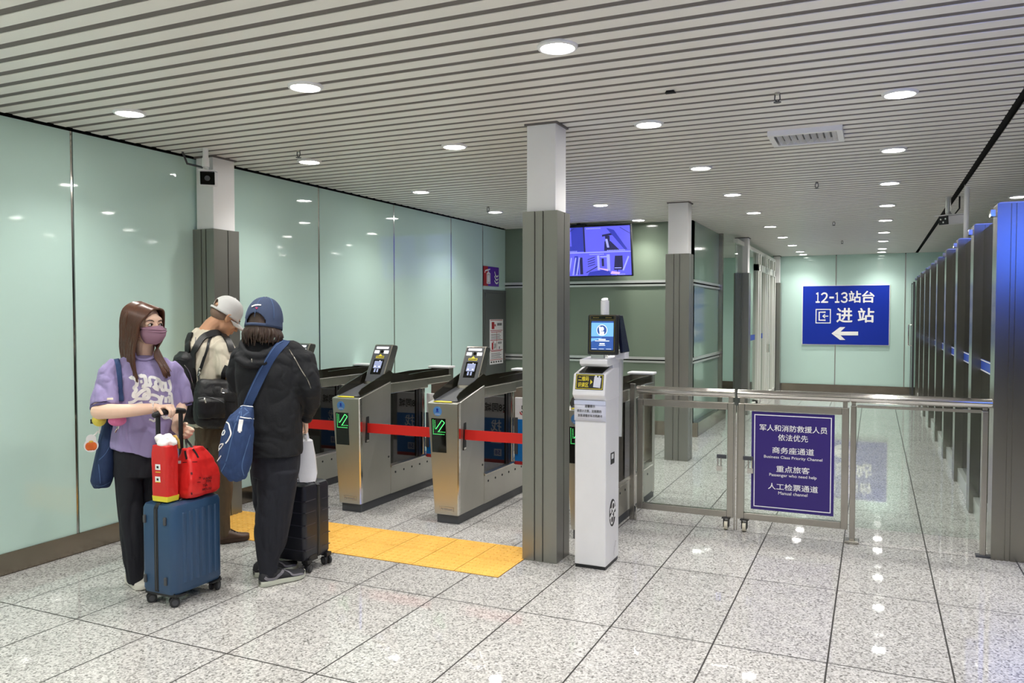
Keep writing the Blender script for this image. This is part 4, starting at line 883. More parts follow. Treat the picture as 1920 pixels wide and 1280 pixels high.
def hand(mb, wrist, d, nrm, thumb, curl=(0.5, 0.6, 0.5), L=0.175, spread=0.05, tc=0.0):
    """palm and five jointed fingers; d palm direction, nrm the side the fingers curl to, thumb the thumb side"""
    d = d.normalized(); nrm = (nrm - d * nrm.dot(d)).normalized(); th = (thumb - d * thumb.dot(d) - nrm * thumb.dot(nrm)).normalized()
    R = []; pl = L * 0.52
    for t, wd, hd in ((-.12, .024, .020), (.05, .028, .018), (.35, .036, .016), (.7, .041, .015), (1.0, .040, .012)):
        c = wrist + d * pl * t; R.append([c + th * (wd * math.cos(a)) + nrm * (hd * math.sin(a)) for a in [2 * math.pi * q / 12 for q in range(12)]])
    mb.loft(R)
    for i, (o_, ln, r) in enumerate(((.030, .80, .0083), (.010, .92, .0088), (-.011, .86, .0084), (-.030, .66, .0074))):
        p = wrist + d * (pl * (0.93 - 0.03 * abs(i - 1))) + th * o_; pts = [p - d * .012, p]; a = 0; dd = (d + th * (spread * (1.2 - i * .9))).normalized()
        for j, fr in enumerate((.48, .30, .22)):
            a += curl[j] * (1 + 0.08 * i); q = dd * math.cos(a) + nrm * math.sin(a); p = p + q * (L * .5 * ln * fr); pts.append(p)
        mb.tube(pts, [r * 1.1, r * 1.1, r, r * .95, r * .8], 10, round_=True)
    p = wrist + d * pl * .28 + th * .026; a = d * .55 + th * .8 + nrm * .15; pts = [p - a * .01, p]
    for j, (ln, aa) in enumerate(((.036, .1), (.03, .5), (.024, .8))):
        q = (d * (.62 - tc * .55) + th * (.75 - aa * .6 - tc * .2) + nrm * (aa * .9 + tc)).normalized(); p = p + q * ln; pts.append(p)
    mb.tube(pts, [.013, .0125, .0105, .0095, .0075], 10, round_=True)
def head(mb, c, hf, hu, k=1.0):
    hf = hf.normalized(); hu = (hu - hf * hu.dot(hf)).normalized(); hr = hf.cross(hu); B = (hr, hf, hu)
    P = lambda a, b, e: c + hr * a * k + hf * b * k + hu * e * k
    E = lambda a, b, e, r: mb.ball(P(a, b, e), tuple(x * k for x in r), 20, 14, B)
    E(0, -.012, .032, (.074, .092, .088)); E(0, .022, -.02, (.062, .068, .080)); E(0, .045, -.072, (.036, .040, .034)); E(0, .07, -.088, (.02, .018, .016))
    E(0, .066, .035, (.055, .022, .03)); E(.034, .068, .012, (.024, .016, .009)); E(-.034, .068, .012, (.024, .016, .009))
    E(.04, .058, -.02, (.022, .024, .022)); E(-.04, .058, -.02, (.022, .024, .022)); E(0, .078, -.052, (.025, .016, .02))
    mb.tube([P(0, .084, .012), P(0, .098, -.012), P(0, .106, -.026)], [.008 * k, .010 * k, .012 * k], 10, round_=True)
    E(.012, .092, -.028, (.009, .01, .008)); E(-.012, .092, -.028, (.009, .01, .008))
    mb.tube([P(-.02, .09, -.05), P(0, .096, -.048), P(.02, .09, -.05)], [.004 * k, .006 * k, .004 * k], 8, round_=True); mb.tube([P(-.018, .089, -.06), P(0, .094, -.062), P(.018, .089, -.06)], [.004 * k, .006 * k, .004 * k], 8, round_=True)
    for sg in (1, -1):
        ear = [P(sg * .074, .0, -.02), P(sg * .082, -.012, .0), P(sg * .086, -.018, .022), P(sg * .082, .0, .034), P(sg * .076, .01, .02)]
        mb.tube(densify(ear, 3), .0062 * k, 8, round_=True); mb.ball(P(sg * .075, -.004, .004), (.008 * k, .016 * k, .026 * k), 10, 8, B)
    return P, (hr, hf, hu)
def face_parts(P, B, par, k=1.0):
    hr, hf, hu = B
    for sg in (1, -1):
        e = MB().ball(P(sg * .032, .079, .008), (.0135 * k, .009 * k, .0075 * k), 14, 10, B).build('eye', 'eye_white', par, smooth=True)
        MB().ball(P(sg * .032 - .002, .0855, .0085), (.0062 * k, .0035 * k, .0066 * k), 12, 8, B).build('iris', 'eye_dark', e, smooth=True)
        MB().tube([P(sg * .018, .084, .009), P(sg * .027, .0885, .0165), P(sg * .038, .0865, .0165), P(sg * .048, .078, .010)], [.0015, .0022, .0022, .0012], 6, round_=True).build('eyelash', 'eye_dark', e, smooth=True)
        MB().tube([P(sg * .014, .086, .028), P(sg * .028, .088, .034), P(sg * .042, .082, .035), P(sg * .053, .072, .029)], [.002, .003, .0026, .0012], 8, round_=True).build('eyebrow', 'brow', par, smooth=True)
def shoe(par, heel, toe, hw, up, sole, hs=1.0, high=.085, lip=0.0):
    d = (toe - heel); L = d.length; d.normalize(); sd = d.cross(Vector((0, 0, 1))); base = Vector((heel.x, heel.y, 0))
    T = (0, .03, .1, .22, .36, .5, .65, .8, .91, .975, 1.0); Wd = (.35, .62, .8, .82, .8, .88, 1.02, 1.0, .82, .5, .2)
    Ht = (.62, .86, .98, 1.0, .95, .80, .66, .57, .50, .40, .26)
    def ring_(t, w_, z0, z1, k=3.0):
        c = base + d * (L * t); out = []
        for i in range(16):
            a = 2 * math.pi * i / 16; ct, st = math.cos(a), math.sin(a)
            x = math.copysign(abs(ct) ** (2 / k), ct) * w_ * (1 if st < 0.3 else 1 - .35 * (st - .3)); z = (z0 + z1) / 2 + math.copysign(abs(st) ** (2 / k), st) * (z1 - z0) / 2
            out.append(c + sd * x + Vector((0, 0, z)))
        return out
    tz = lambda t: .012 * max(0, (t - .8) / .2) ** 2
    u = MB().loft([ring_(t, hw * w_, .012 + tz(t), max(.03, high * h) + tz(t), 2.4) for t, w_, h in zip(T, Wd, Ht)]).build('shoe', up, par, smooth=True)
    MB().loft([ring_(t, hw * w_ * 1.07, tz(t), .026 * hs + tz(t) + .006 * (1 - t), 5) for t, w_ in zip(T, Wd)]).build('sole', sole, u, smooth='auto')
    return u, base, d, sd, L
def cap(par, c, hf, hu, m, k=1.0, vs=1.0, bill_len=.085):
    hf = hf.normalized(); hu = (hu - hf * hu.dot(hf)).normalized(); hr = hf.cross(hu)
    P = lambda a, b, e: c + hr * a * k + hf * b * k + hu * e * k
    mb = MB(); R = []; ns, nr = 120, 44
    for j in range(nr + 1):
        th = math.pi * .5 * (j / nr) ** .9 * 1.0
        R.append([mb.bm.verts.new(P(.086 * math.sin(th) ** .85 * math.cos(2 * math.pi * i / ns), -.008 + .103 * math.sin(th) ** .85 * math.sin(2 * math.pi * i / ns), .028 + .098 * vs * math.cos(th))) for i in range(ns)])
    low = [mb.bm.verts.new(P(.088 * math.cos(2 * math.pi * i / ns), -.008 + .105 * math.sin(2 * math.pi * i / ns), .010)) for i in range(ns)]
    rim = [mb.bm.verts.new(P(.0885 * math.cos(2 * math.pi * i / ns), -.008 + .1055 * math.sin(2 * math.pi * i / ns), -.004)) for i in range(ns)]
    rows = R + [low, rim]
    for j in range(len(rows) - 1):
        for i in range(ns):
            q = (rows[j][i], rows[j][(i + 1) % ns], rows[j + 1][(i + 1) % ns], rows[j + 1][i]); ang = 2 * math.pi * (i + .5) / ns - 1.5 * math.pi
            zc = sum((v.co - c).dot(hu) for v in q) / 4 / k
            lim = .056 * math.sqrt(max(0, 1 - (ang / .62) ** 2)) if abs(ang) < .62 else 0
            if .010 < zc < .006 + lim: continue    # the opening above the strap at the back
            mb.bm.faces.new(q)
    bmesh.ops.remove_doubles(mb.bm, verts=mb.bm.verts, dist=1e-5)
    o = mb.build('cap', m, par, smooth=True); md = o.modifiers.new('t', 'SOLIDIFY'); md.thickness = .003
    mb = MB(); rr = []
    for j in range(7):
        s_ = j / 6; rr.append([P((.083 - .012 * s_ * s_) * math.sin(a) * (1 - .06 * s_), -.008 + .100 * math.cos(a) + bill_len * s_ * max(0, math.cos(a)) ** .7, .003 - .022 * s_ - .02 * math.sin(a) ** 2) for a in [(-1.25 + 2.5 * i / 16) for i in range(17)]])
    mb.loft(rr, cap=False, closed=False); b = mb.build('bill', m, o, smooth=True, fix=False); md = b.modifiers.new('t', 'SOLIDIFY'); md.thickness = .003
    MB().ball(P(0, -.008, .029 + .098 * vs), (.007, .007, .004), 10, 6).build('top_button', m, o, smooth=True)
    return o, P, (hr, hf, hu)
def strands(name, m, par, paths, r=.006, seg=6):
    mb = MB()
    for pth in paths:
        D = densify(pth, 5); n = len(D); mb.tube(D, [r * (1.0 if i < n * .6 else max(.25, 1 - (i / n - .6) * 1.9)) for i in range(n)], seg)
    return mb.build(name, m, par, smooth=True)
def lerp(a, b, t): return a + (b - a) * t
# ---------------------------------------------------------------- the woman with the lilac T-shirt
F = Fig(262, 1104); W = F.W; F.v0 = -0.06
w1 = thing('person', 'person with long brown hair, mauve face mask and lilac T-shirt, holding a suitcase handle', 'person', F.b)
hf = F.dirv(.60, .78, -.02); hc = W(273, 611, .03)
BX, BY0, BY1, BZ = -3.53, 3.13, 3.31, 1.012     # grip bar of the blue suitcase
mb = MB()
P, B = head(mb, hc, hf, Vector((0, 0, 1)), 1.0)
mb.tube([W(270, 632, .0), W(270, 655, -.01), W(270, 672, -.02)], [.05, .05, .058], 16, round_=True)
mb.loft([F.ring(232, 308, 676, -.02, .07), F.ring(222, 318, 690, -.01, .085), F.ring(222, 322, 740, 0, .10), F.ring(226, 318, 800, 0, .09), F.ring(222, 322, 850, 0, .11), F.ring(226, 315, 880, 0, .10)])
grip = Vector((BX, lerp(BY0, BY1, .55), BZ))
wr = grip + Vector((-.075, -.03, .022)); el = W(186, 771, .125)
mb.tube([W(220, 690, -.01), W(200, 730, .05), el], [.048, .045, .043], 14, round_=True)
mid = lerp(el, wr, .4) + F.n * .05
mb.tube(densify([el, mid, lerp(el, wr, .8) + F.n * .02, wr], 4), [lerp(.044, .026, i / 12) for i in range(13)], 14, round_=True)
hand(mb, wr, Vector((.85, .2, .12)), Vector((.1, 0, -1)), Vector((.2, -1, -.1)), (.75, .95, .7), .17)
g2 = Vector((BX + .012, 3.30, .885)); vg = (Vector((BX, 3.298, 0)) - F.b).dot(F.n) - F.v0; wr2 = W(330, 802, vg - .035); el2 = W(342, 753, -.005)
mb.tube([W(316, 690, -.03), el2], [.036, .036], 14, round_=True); mb.tube([el2, lerp(el2, wr2, .5), wr2], [.036, .032, .026], 14, round_=True)
hand(mb, wr2, F.dirv(.80, .12, -.42), F.dirv(-.1, 1.0, -.05), F.dirv(.25, .1, 1), (1.15, 1.2, .8), .165, .05, .65)
for xs, v in ((((228, 262), (228, 262), (234, 262), (240, 262)), 0.0), (((268, 305), (270, 304), (274, 302), (276, 298)), -.1)):
    mb.loft([F.ring(*xs[0], 860, v, .075), F.ring(*xs[1], 950, v, .06), F.ring(*xs[2], 1040, v, .045), F.ring(*xs[3], 1090, v, .035)])
body, _ = skin(mb, 'body', 'skin', w1, .0052, 2)
face_parts(P, B, w1)
# mask with folded panels and ear loops
mb = MB(); R = []
prof = [(.006, .100, .060), (-.012, .110, .066), (-.022, .121, .067), (-.034, .126, .067), (-.055, .122, .065), (-.075, .112, .056), (-.094, .094, .042), (-.104, .072, .026)]
for e, fw, hw in prof:
    ring_ = []
    for i in range(17):
        a = -1 + 2 * i / 16; ring_.append(P(hw * 1.08 * math.sin(a * 1.45) / math.sin(1.45), .026 + (fw - .018) * math.cos(a * 1.45) ** .8, e - .012 * abs(a) * (1 if e > -.02 else -.6)))
    R.append(ring_)
mb.loft(R, cap=False, closed=False); mk = mb.build('face_mask', 'mask', w1, smooth=True); md = mk.modifiers.new('t', 'SOLIDIFY'); md.thickness = .003
for e in (-.02, -.032):
    MB().tube([P(.0725 * math.sin(a * 1.45) / math.sin(1.45), .0275 + .1085 * math.cos(a * 1.45) ** .8 * (1 - .04 * (e > -.025)), e + .010 * abs(a)) for a in [-1 + 2 * i / 16 for i in range(17)]], .0022, 6).build('mask_fold', 'mask', mk, smooth=True)
for sg in (1, -1): MB().tube([P(sg * .064, .03, -.022), P(sg * .076, .008, -.01), P(sg * .084, -.02, .01)], .002, 6).tube([P(sg * .062, .03, -.062), P(sg * .074, .004, -.05), P(sg * .08, -.016, -.012)], .002, 6).build('ear_loop', 'mask', mk, smooth=True)
# hair: skull cap of hair plus strands falling to the chest
hb = MB(); hr_, hf_, hu_ = B
hb.ball(P(0, -.026, .040), (.084, .092, .092), 24, 16, B); hb.ball(P(0, -.06, -.03), (.078, .055, .10), 20, 14, B)
hb.build('hair', 'hair_brown', w1, smooth=True)
hair = w1.children[-1]
paths = []
rnd = random.Random(3)
PM = lambda a, b, e: P(-a, b, e)
for i in range(90):                       # curtain over her right side, left in the picture
    t = i / 89; j = lambda s: rnd.uniform(-s, s)
    paths.append([PM(.012, lerp(.084, -.06, t), lerp(.098, .135, t)), PM(-.030, lerp(.094, -.07, t), lerp(.092, .130, t)), PM(lerp(-.066, -.075, t), lerp(.082, -.085, t), lerp(.055, .095, t)), PM(lerp(-.088, -.094, t), lerp(.062, -.085, t) + j(.004), lerp(.01, .03, t)),
                  PM(lerp(-.094, -.10, t) + j(.004), lerp(.052, -.075, t) + j(.005), -.05), W(lerp(252, 226, t) + j(1), 655, lerp(.115, -.02, t) + j(.006)), W(lerp(253, 231, t) + j(1.5), 683, lerp(.125, .0, t) + j(.006)), W(lerp(258, 240, t) + j(2.5), lerp(713, 692, t) + j(5), lerp(.135, .05, t))])
for i in range(60):                       # curtain over her left side
    t = i / 59; j = lambda s: rnd.uniform(-s, s)
    paths.append([PM(.014, lerp(.084, -.06, t), lerp(.100, .135, t)), PM(lerp(.05, .045, t), lerp(.083, -.07, t), lerp(.088, .125, t)), PM(lerp(.078, .085, t), lerp(.055, -.08, t), lerp(.045, .09, t)), PM(lerp(.088, .096, t), lerp(.04, -.07, t) + j(.004), -.02), PM(lerp(.084, .094, t) + j(.003), lerp(.035, -.06, t), -.075),
                  W(lerp(290, 302, t) + j(1), 664, lerp(.08, .03, t)), W(lerp(300, 313, t) + j(1.5), 685, lerp(.125, .08, t)), W(lerp(309, 319, t) + j(2.5), lerp(706, 700, t) + j(5), lerp(.14, .10, t))])
for i in range(40):                       # back
    t = i / 39; a = lerp(-1.5, 1.5, t)
    paths.append([P(.02 * math.sin(a), -.06, .134), P(.09 * math.sin(a), -.03 - .09 * math.cos(a), .06), P(.098 * math.sin(a), -.03 - .095 * math.cos(a), -.04), P(.085 * math.sin(a), -.04 - .085 * math.cos(a), -.16), P(.08 * math.sin(a), -.05 - .08 * math.cos(a), -.28)])
strands('hair_strands', 'hair_brown', hair, paths, .0062)
# T-shirt: body and two wide sleeves
mb = MB()
mb.loft([F.ring(252, 290, 664, -.01, .060), F.ring(228, 312, 671, -.015, .085), F.ring(205, 327, 682, -.01, .10), F.ring(206, 330, 705, 0, .120, 2.6), F.ring(214, 332, 750, 0, .118, 2.6), F.ring(210, 335, 800, 0, .12, 2.6), F.ring(206, 333, 828, 0, .13, 2.6, y2=838), F.ring(206, 332, 838, 0, .135, 2.6, y2=860)])
mb.tube([W(222, 684, .0), W(206, 700, .01), W(200, 730, .05), W(197, 762, .09)], [.058, .066, .072, .082], 20)
mb.tube([W(314, 684, -.02), W(327, 700, -.02), W(337, 730, -.01), W(343, 757, .0)], [.053, .058, .056, .056], 20)
def fsh(c):
    p = F.b; s = (c - p).dot(F.u)
    return folds(.014, (9, 9, 3.2), 3.1)(c)
shirt, bvs = skin(mb, 't_shirt', 'lilac', w1, .007, 5, fsh)
mb = MB(); mb.tube([W(197, 762, .092), W(197, 766, .097)], [.075, .075], 20); mb.build('cuff_shade', 'lilac_shade', shirt)  # darker disc on the closed cuff end, painted as shade inside the sleeve
mb = MB(); mb.tube([W(343, 757, .0), W(343.3, 760, .0)], [.049, .049], 20); mb.build('cuff_shade', 'lilac_shade', shirt)
mb = MB(); D = [W(252 + 38 * (1 - math.cos(a)) / 2, 663 + 11 * math.sin(a), .052 + .022 * math.sin(a)) for a in [math.pi * i / 16 for i in range(17)]]
mb.tube(D, .009, 8, round_=True); mb.build('neck_band', 'lilac', shirt, smooth=True)
mb = MB(); drape(mb, bvs, [(200.5, 748), (212, 747.5)], .013, .001, .001); mb.build('sleeve_tag', mat('cream_tag', srgb(226, 214, 196), 0.7), shirt)
Z1 = lambda pts: [(240 + x / 10.66, 680 + y / 10.66) for x, y in pts]
mb = MB()
S8 = [([(45, 270), (75, 300), (130, 310), (180, 360), (170, 450), (120, 500), (170, 540), (120, 610), (110, 670), (160, 670), (220, 610), (300, 550), (390, 520), (420, 600), (400, 690), (330, 700), (320, 640), (390, 600)], .0155),
      ([(240, 230), (260, 270), (320, 260), (350, 320), (360, 400), (330, 460), (290, 470), (400, 440), (470, 460)], .0155), ([(290, 370), (240, 380)], .014),
      ([(460, 440), (430, 350), (440, 290), (500, 290), (560, 310), (620, 340), (650, 400), (640, 470), (590, 480), (550, 430), (560, 370), (610, 380)], .0125), ([(500, 460), (560, 520), (620, 540)], .014),
      ([(700, 370), (670, 470), (690, 550), (750, 520), (740, 380)], .0135), ([(750, 530), (830, 560), (850, 480), (810, 340)], .0135),
      ([(10, 800), (100, 780), (190, 720), (260, 720), (400, 720), (430, 650), (510, 640), (620, 690), (620, 770), (520, 790), (430, 760)], .0125), ([(690, 650), (650, 760), (650, 840)], .0155),
      ([(760, 680), (750, 800)], .014), ([(800, 610), (860, 620), (870, 720), (890, 860)], .014), ([(800, 660), (830, 720), (820, 800)], .011),
      ([(120, 850), (210, 820), (290, 790)], .011), ([(330, 850), (370, 830), (400, 850)], .009), ([(440, 830), (460, 870), (510, 860)], .011),
      ([(690, 1050), (740, 1100), (830, 1080), (900, 1130)], .014), ([(420, 1130), (470, 1140), (520, 1170), (550, 1110)], .008)]
for i, (pts, wd) in enumerate(S8):
    if i in (1, 5, 7, 12, 15, 16): mb.build('printed_word', 'white_ink', shirt); mb = MB()
    drape(mb, bvs, Z1(pts), wd * 1.28, .0012, .0008, 5)
mb.build('printed_word', 'white_ink', shirt)
# trousers
mb = MB()
mb.loft([F.ring(214, 322, 815, 0, .11), F.ring(211, 318, 850, 0, .12), F.ring(212, 316, 890, 0, .12)])
mb.loft([F.ring(212, 266, 860, .0, .10), F.ring(215, 270, 900, .0, .10), F.ring(219, 271, 950, .0, .092), F.ring(223, 272, 1000, .0, .085), F.ring(227, 272, 1040, .0, .08), F.ring(234, 271, 1068, .0, .072), F.ring(238, 269, 1092, .0, .065)])
mb.loft([F.ring(262, 316, 860, -.02, .10), F.ring(266, 314, 950, -.06, .09), F.ring(270, 310, 1030, -.09, .08), F.ring(272, 305, 1090, -.1, .065)])
skin(mb, 'trousers', 'navy_cloth', w1, .008, 4, folds(.012, (9, 9, 2.5), 9.0))
shoe(w1, onz(243, 1089), onz(276, 1107), .045, 'shoe_white', 'shoe_white', 1.0, .075)
shoe(w1, onz(284, 1076), onz(312, 1090), .045, 'shoe_white', 'shoe_white', 1.0, .075)
mb = MB(); ax = (wr - el).normalized(); a_ = ax.cross(F.z).normalized(); b_ = ax.cross(a_); cbr = wr - ax * .012
br = None
mb.tube([cbr + (a_ * math.cos(t) + b_ * math.sin(t)) * .031 for t in [2 * math.pi * i / 24 for i in range(25)]], .003, 6)
for i in range(18): t = 2 * math.pi * i / 18; mb.ball(cbr + (a_ * math.cos(t) + b_ * math.sin(t)) * .031, .005, 8, 6)
mb.build('bracelet', 'pearl', w1, smooth=True)
# ---------------------------------------------------------------- her denim shoulder bag and its charms
t = thing('denim_bag', 'dark blue denim shoulder bag hanging at the hip of the person in lilac', 'bag', W(195, 910, -.05))
mb = MB(); mb.loft([F.ring(202, 218, 764, -.06, .03), F.ring(195, 222, 785, -.05, .055), F.ring(186, 220, 820, -.04, .075), F.ring(178, 217, 860, -.03, .08), F.ring(172, 215, 890, -.03, .08), F.ring(170, 212, 903, -.03, .075, y2=897), F.ring(176, 205, 916, -.03, .045, y2=912)])
bag, bvb = skin(mb, 'pouch', 'denim_dark', t, .008, 3, folds(.008, (10, 10, 3), 4.0))
mb = MB(); drape(mb, bvs, [(216, 671), (222, 684), (226, 705), (228, 730), (226, 752)], .026, .006, .006); st_ = mb.build('strap', 'denim', t, smooth='auto')
mb = MB(); drape(mb, bvb, [(172, 908), (190, 911), (207, 903)], .003, .001, .001); drape(mb, bvb, [(185, 870), (187, 890), (188, 906)], .003, .001, .001); drape(mb, bvb, [(208, 800), (207, 830), (198, 850), (186, 862)], .003, .001, .001); mb.build('stitching', 'denim_light', bag)
c = W(186, 787, .06); t = thing('plush_charm', 'round yellow plush charm on the denim bag of the person in lilac', 'charm', c, 'bag charms')
MB().ball(c, (.036, .036, .036), 20, 14).build('plush_body', noisy(mat('yellow_plush', srgb(240, 222, 96), 0.95), 60, 0.12, bump=.4, bscale=150), t, smooth=True)
MB().box(*sum([[q - .012, q + .012] if i != 1 else [q - .003, q + .003] for i, q in enumerate(W(173, 790, .06))], [])).build('fabric_tag', 'black_ink', t)
MB().tube([c - F.z * .03, W(187, 802, .05), W(186, 812, .04)], .004, 6).build('hanging_loop', 'white_ink', t)
c = W(220, 788, .15); t = thing('plush_charm', 'round pink plush charm under the forearm of the person in lilac', 'charm', c, 'bag charms')
MB().ball(c, (.046, .036, .031), 20, 14, (F.u, F.n, F.z)).build('plush_body', noisy(mat('pink_plush', srgb(232, 128, 176), 0.95), 60, 0.12, bump=.4, bscale=150), t, smooth=True)
MB().tube([c - F.z * .028 + F.u * .005, c - F.z * .045 + F.u * .002], .007, 8).tube([c - F.z * .04, c - F.z * .065 - F.u * .012], .004, 6).build('metal_clip', 'chrome', t)
c = W(171, 835, .05); t = thing('pumpkin_charm', 'flat orange pumpkin charm with a white edge hanging on the denim bag', 'charm', c, 'bag charms')
MB().tube([c - F.n * .003, c + F.n * .003], [.036, .036], 24).tube([c + F.z * .035 - F.n * .003, c + F.z * .035 + F.n * .0028], [.026, .026], 20).build('backing_disc', 'white_plastic', t, smooth='auto')
mb = MB()
for k in (-1, 0, 1): mb.ball(c + F.u * .012 * k + F.n * .003 - F.z * .004, (.017, .004, .023), 14, 8, (F.u, F.n, F.z))
mb.build('pumpkin', mat('pumpkin_orange', srgb(222, 104, 36), 0.5), t, smooth=True)
MB().ball(c + F.z * .022 + F.n * .004, (.012, .003, .006), 10, 6, (F.u, F.n, F.z)).build('leaf', mat('leaf_yellow', srgb(226, 178, 60), 0.5), t)
MB().tube([c + F.z * .05, W(178, 815, .04), W(184, 808, .03)], .004, 6).build('hanging_loop', 'white_ink', t)
# ================================================================ BLUE SUITCASE
def caster(par, c, ax, m1, r=.024, name='wheel'):
    q = MB()
    for s_ in (-1, 1): q.tube([c + ax * (s_ * .017 - .007), c + ax * (s_ * .017 + .007)], r, 18)
    q = q.build(name, m1, par, smooth='auto')
    MB().tube([c, c + Vector((0, 0, .05))], .013, 12).box(c.x - .022, c.x + .022, c.y - .022, c.y + .022, c.z + .03, c.z + .05).build('wheel_fork', 'black_plastic', q)
    mb = MB()
    for s_ in (-1, 1): mb.tube([c + ax * (s_ * .0245), c + ax * (s_ * .0255)], r * .6, 14)
    mb.build('hub', 'dark_grey', q, smooth='auto'); return q
def rr(x0, x1, y0, y1, r, z, n=5):
    out = []
    for cx, cy, a0 in ((x1 - r, y1 - r, 0), (x0 + r, y1 - r, 90), (x0 + r, y0 + r, 180), (x1 - r, y0 + r, 270)):
        for k in range(n + 1): a = math.radians(a0 + 90 * k / n); out.append((cx + r * math.cos(a), cy + r * math.sin(a), z))
    return out
def shell(x0, x1, y0, y1, z0, z1, r=.03, e=.025):
    mb = MB(); mb.loft([rr(x0 + e, x1 - e, y0 + e, y1 - e, r * .4, z0), rr(x0 + e * .3, x1 - e * .3, y0 + e * .3, y1 - e * .3, r * .8, z0 + e * .3), rr(x0, x1, y0, y1, r, z0 + e), rr(x0, x1, y0, y1, r, z1 - e), rr(x0 + e * .3, x1 - e * .3, y0 + e * .3, y1 - e * .3, r * .8, z1 - e * .3), rr(x0 + e, x1 - e, y0 + e, y1 - e, r * .4, z1)]); return mb
MT['case_blue'] = noisy(mat('blue_polycarbonate', srgb(48, 78, 112), 0.36), 8, 0.04, bump=.05, bscale=300)
t = thing('suitcase', 'blue ribbed cabin suitcase with two red bags on top', 'suitcase', (-3.45, 3.23, 0), 'suitcases')
x0, x1, y0, y1, z0, z1 = -3.572, -3.335, 3.055, 3.405, .058, .548
xm = (x0 + x1) / 2 - .005
sh = shell(x0, x1, y0, y1, z0, z1, .035, .03).build('shell', 'case_blue', t, smooth='auto')
mb = MB()
for k in range(6):
    yy = y0 + .075 + k * .045; mb.prism([(x1 - .004, yy - .016), (x1 + .005, yy - .009), (x1 + .005, yy + .009), (x1 - .004, yy + .016)], z0 + .06, z1 - .05, 'z')
mb.build('ribs', 'case_blue', sh, bevel=.003); mb = MB()
for k in range(6):
    yy = y0 + .075 + k * .045; mb.prism([(x0 + .004, yy - .010), (x0 - .006, yy - .004), (x0 - .006, yy + .004), (x0 + .004, yy + .010)], z0 + .07, z1 - .06, 'z')
mb.build('ribs', 'case_blue', sh, bevel=.003)
MB().loft([[(xm - .014, a, b), (xm + .014, a, b), (xm + .014, c_, d_), (xm - .014, c_, d_)] for a, b, c_, d_ in ((y0 - .003, z0 + .02, y0 + .03, z0 + .02), (y0 - .003, z1 - .02, y0 + .03, z1 - .02))]).box(xm - .014, xm + .014, y0 + .02, y1 - .02, z1 - .02, z1 + .003).box(xm - .014, xm + .014, y1 - .03, y1 + .003, z0 + .02, z1 - .02).prism([(y0 - .003, z1 - .02), (y0 + .02, z1 + .003), (y0 + .05, z1 - .02)], xm - .014, xm + .014, 'x').build('zip_band', 'black_plastic', t, bevel=.003)
mb = MB().box(xm - .003, xm + .003, y0 - .005, y0 + .01, z0 + .03, z1 - .03).build('zip_teeth', 'dark_grey', t)
for xx in (x0 + .035, x1 - .055):
    for zz in (z0 + .06, z1 - .11): MB().box(xx - .009, xx + .009, y0 - .011, y0 + .004, zz, zz + .045).build('side_foot', 'dark_grey', t, bevel=.006)
for xx in (x0 + .035, x1 - .035):
    for yy in (y0 + .035, y1 - .03):
        caster(t, Vector((xx, yy - .0, .026)), Vector((.8, -.6, 0)) if yy < 3.2 else Vector((.9, .3, 0)).normalized(), 'dark_rubber', .026)
    mb = MB()
MB().prism([(y0 + .012, z0 + .012), (y0 + .012, z0 - .005), (y0 + .08, z0 - .005), (y0 + .1, z0 + .002)], x0 + .02, x1 + .002, 'x').prism([(y1 - .012, z0 + .012), (y1 - .012, z0 - .005), (y1 - .08, z0 - .005), (y1 - .1, z0 + .002)], x0 + .02, x1 + .002, 'x').build('wheel_housing', 'black_plastic', t, bevel=.003)
MB().tube([(BX, BY0 + .012, z1 - .03), (BX, BY0 + .012, BZ)], .0125, 12).tube([(BX, BY1 - .012, z1 - .03), (BX, BY1 - .012, BZ)], .0125, 12).build('telescopic_pole', 'black_plastic', t, smooth='auto')
MB().tube([(BX, BY0 - .008, BZ - .004), (BX, BY0 + .03, BZ + .004), (BX, BY1 - .03, BZ + .004), (BX, BY1 + .008, BZ - .004)], .0165, 14, round_=True).build('grip_bar', 'black_plastic', t, smooth=True)
MB().tube([(xm + .06, y0 + .1, z1 - .002), (xm + .06, y0 + .11, z1 + .001), (xm + .06, y1 - .11, z1 + .001), (xm + .06, y1 - .1, z1 - .002)], .009, 10).build('carry_handle', 'black_plastic', t, smooth=True)
# ---------------------------------------------------------------- the two red bags on the suitcase
MT['red_bag'] = noisy(mat('red_woven_bag', srgb(216, 38, 36), 0.42), 18, 0.08, 4, bump=.12, bscale=40)
MT['red_bag2'] = noisy(mat('red_coated_bag', srgb(228, 46, 44), 0.35), 12, 0.07, 4, bump=.1, bscale=30)
t = thing('carrier_bag', 'tall red carrier bag with a yellow base and white paper on top, on the suitcase', 'bag', (-3.45, 3.12, .56), 'red bags on the suitcase')
bx0, bx1, by0, by1, bz0, bz1 = -3.507, -3.395, 3.075, 3.155, .568, .855
mb = MB(); mb.loft([rr(bx0, bx1, by0, by1, .008, bz0 + .012, 2), rr(bx0 - .002, bx1 + .002, by0 - .003, by1, .01, .70, 2), rr(bx0 - .006, bx1 + .004, by0 - .004, by1, .012, .80, 2), rr(bx0 - .004, bx1, by0, by1, .02, bz1, 2)])
pk, bvp = skin(mb, 'bag_body', 'red_bag', t, .006, 1, folds(.002, (20, 20, 9), 2.0))
MB().loft([rr(bx0, bx1, by0, by1, .008, bz0 - .012, 2), rr(bx0 - .002, bx1 + .002, by0 - .002, by1 + .002, .008, bz0 + .016, 2)]).build('yellow_base', 'yellow_ink', t, smooth='auto')
mb = MB(); rnd = random.Random(5)
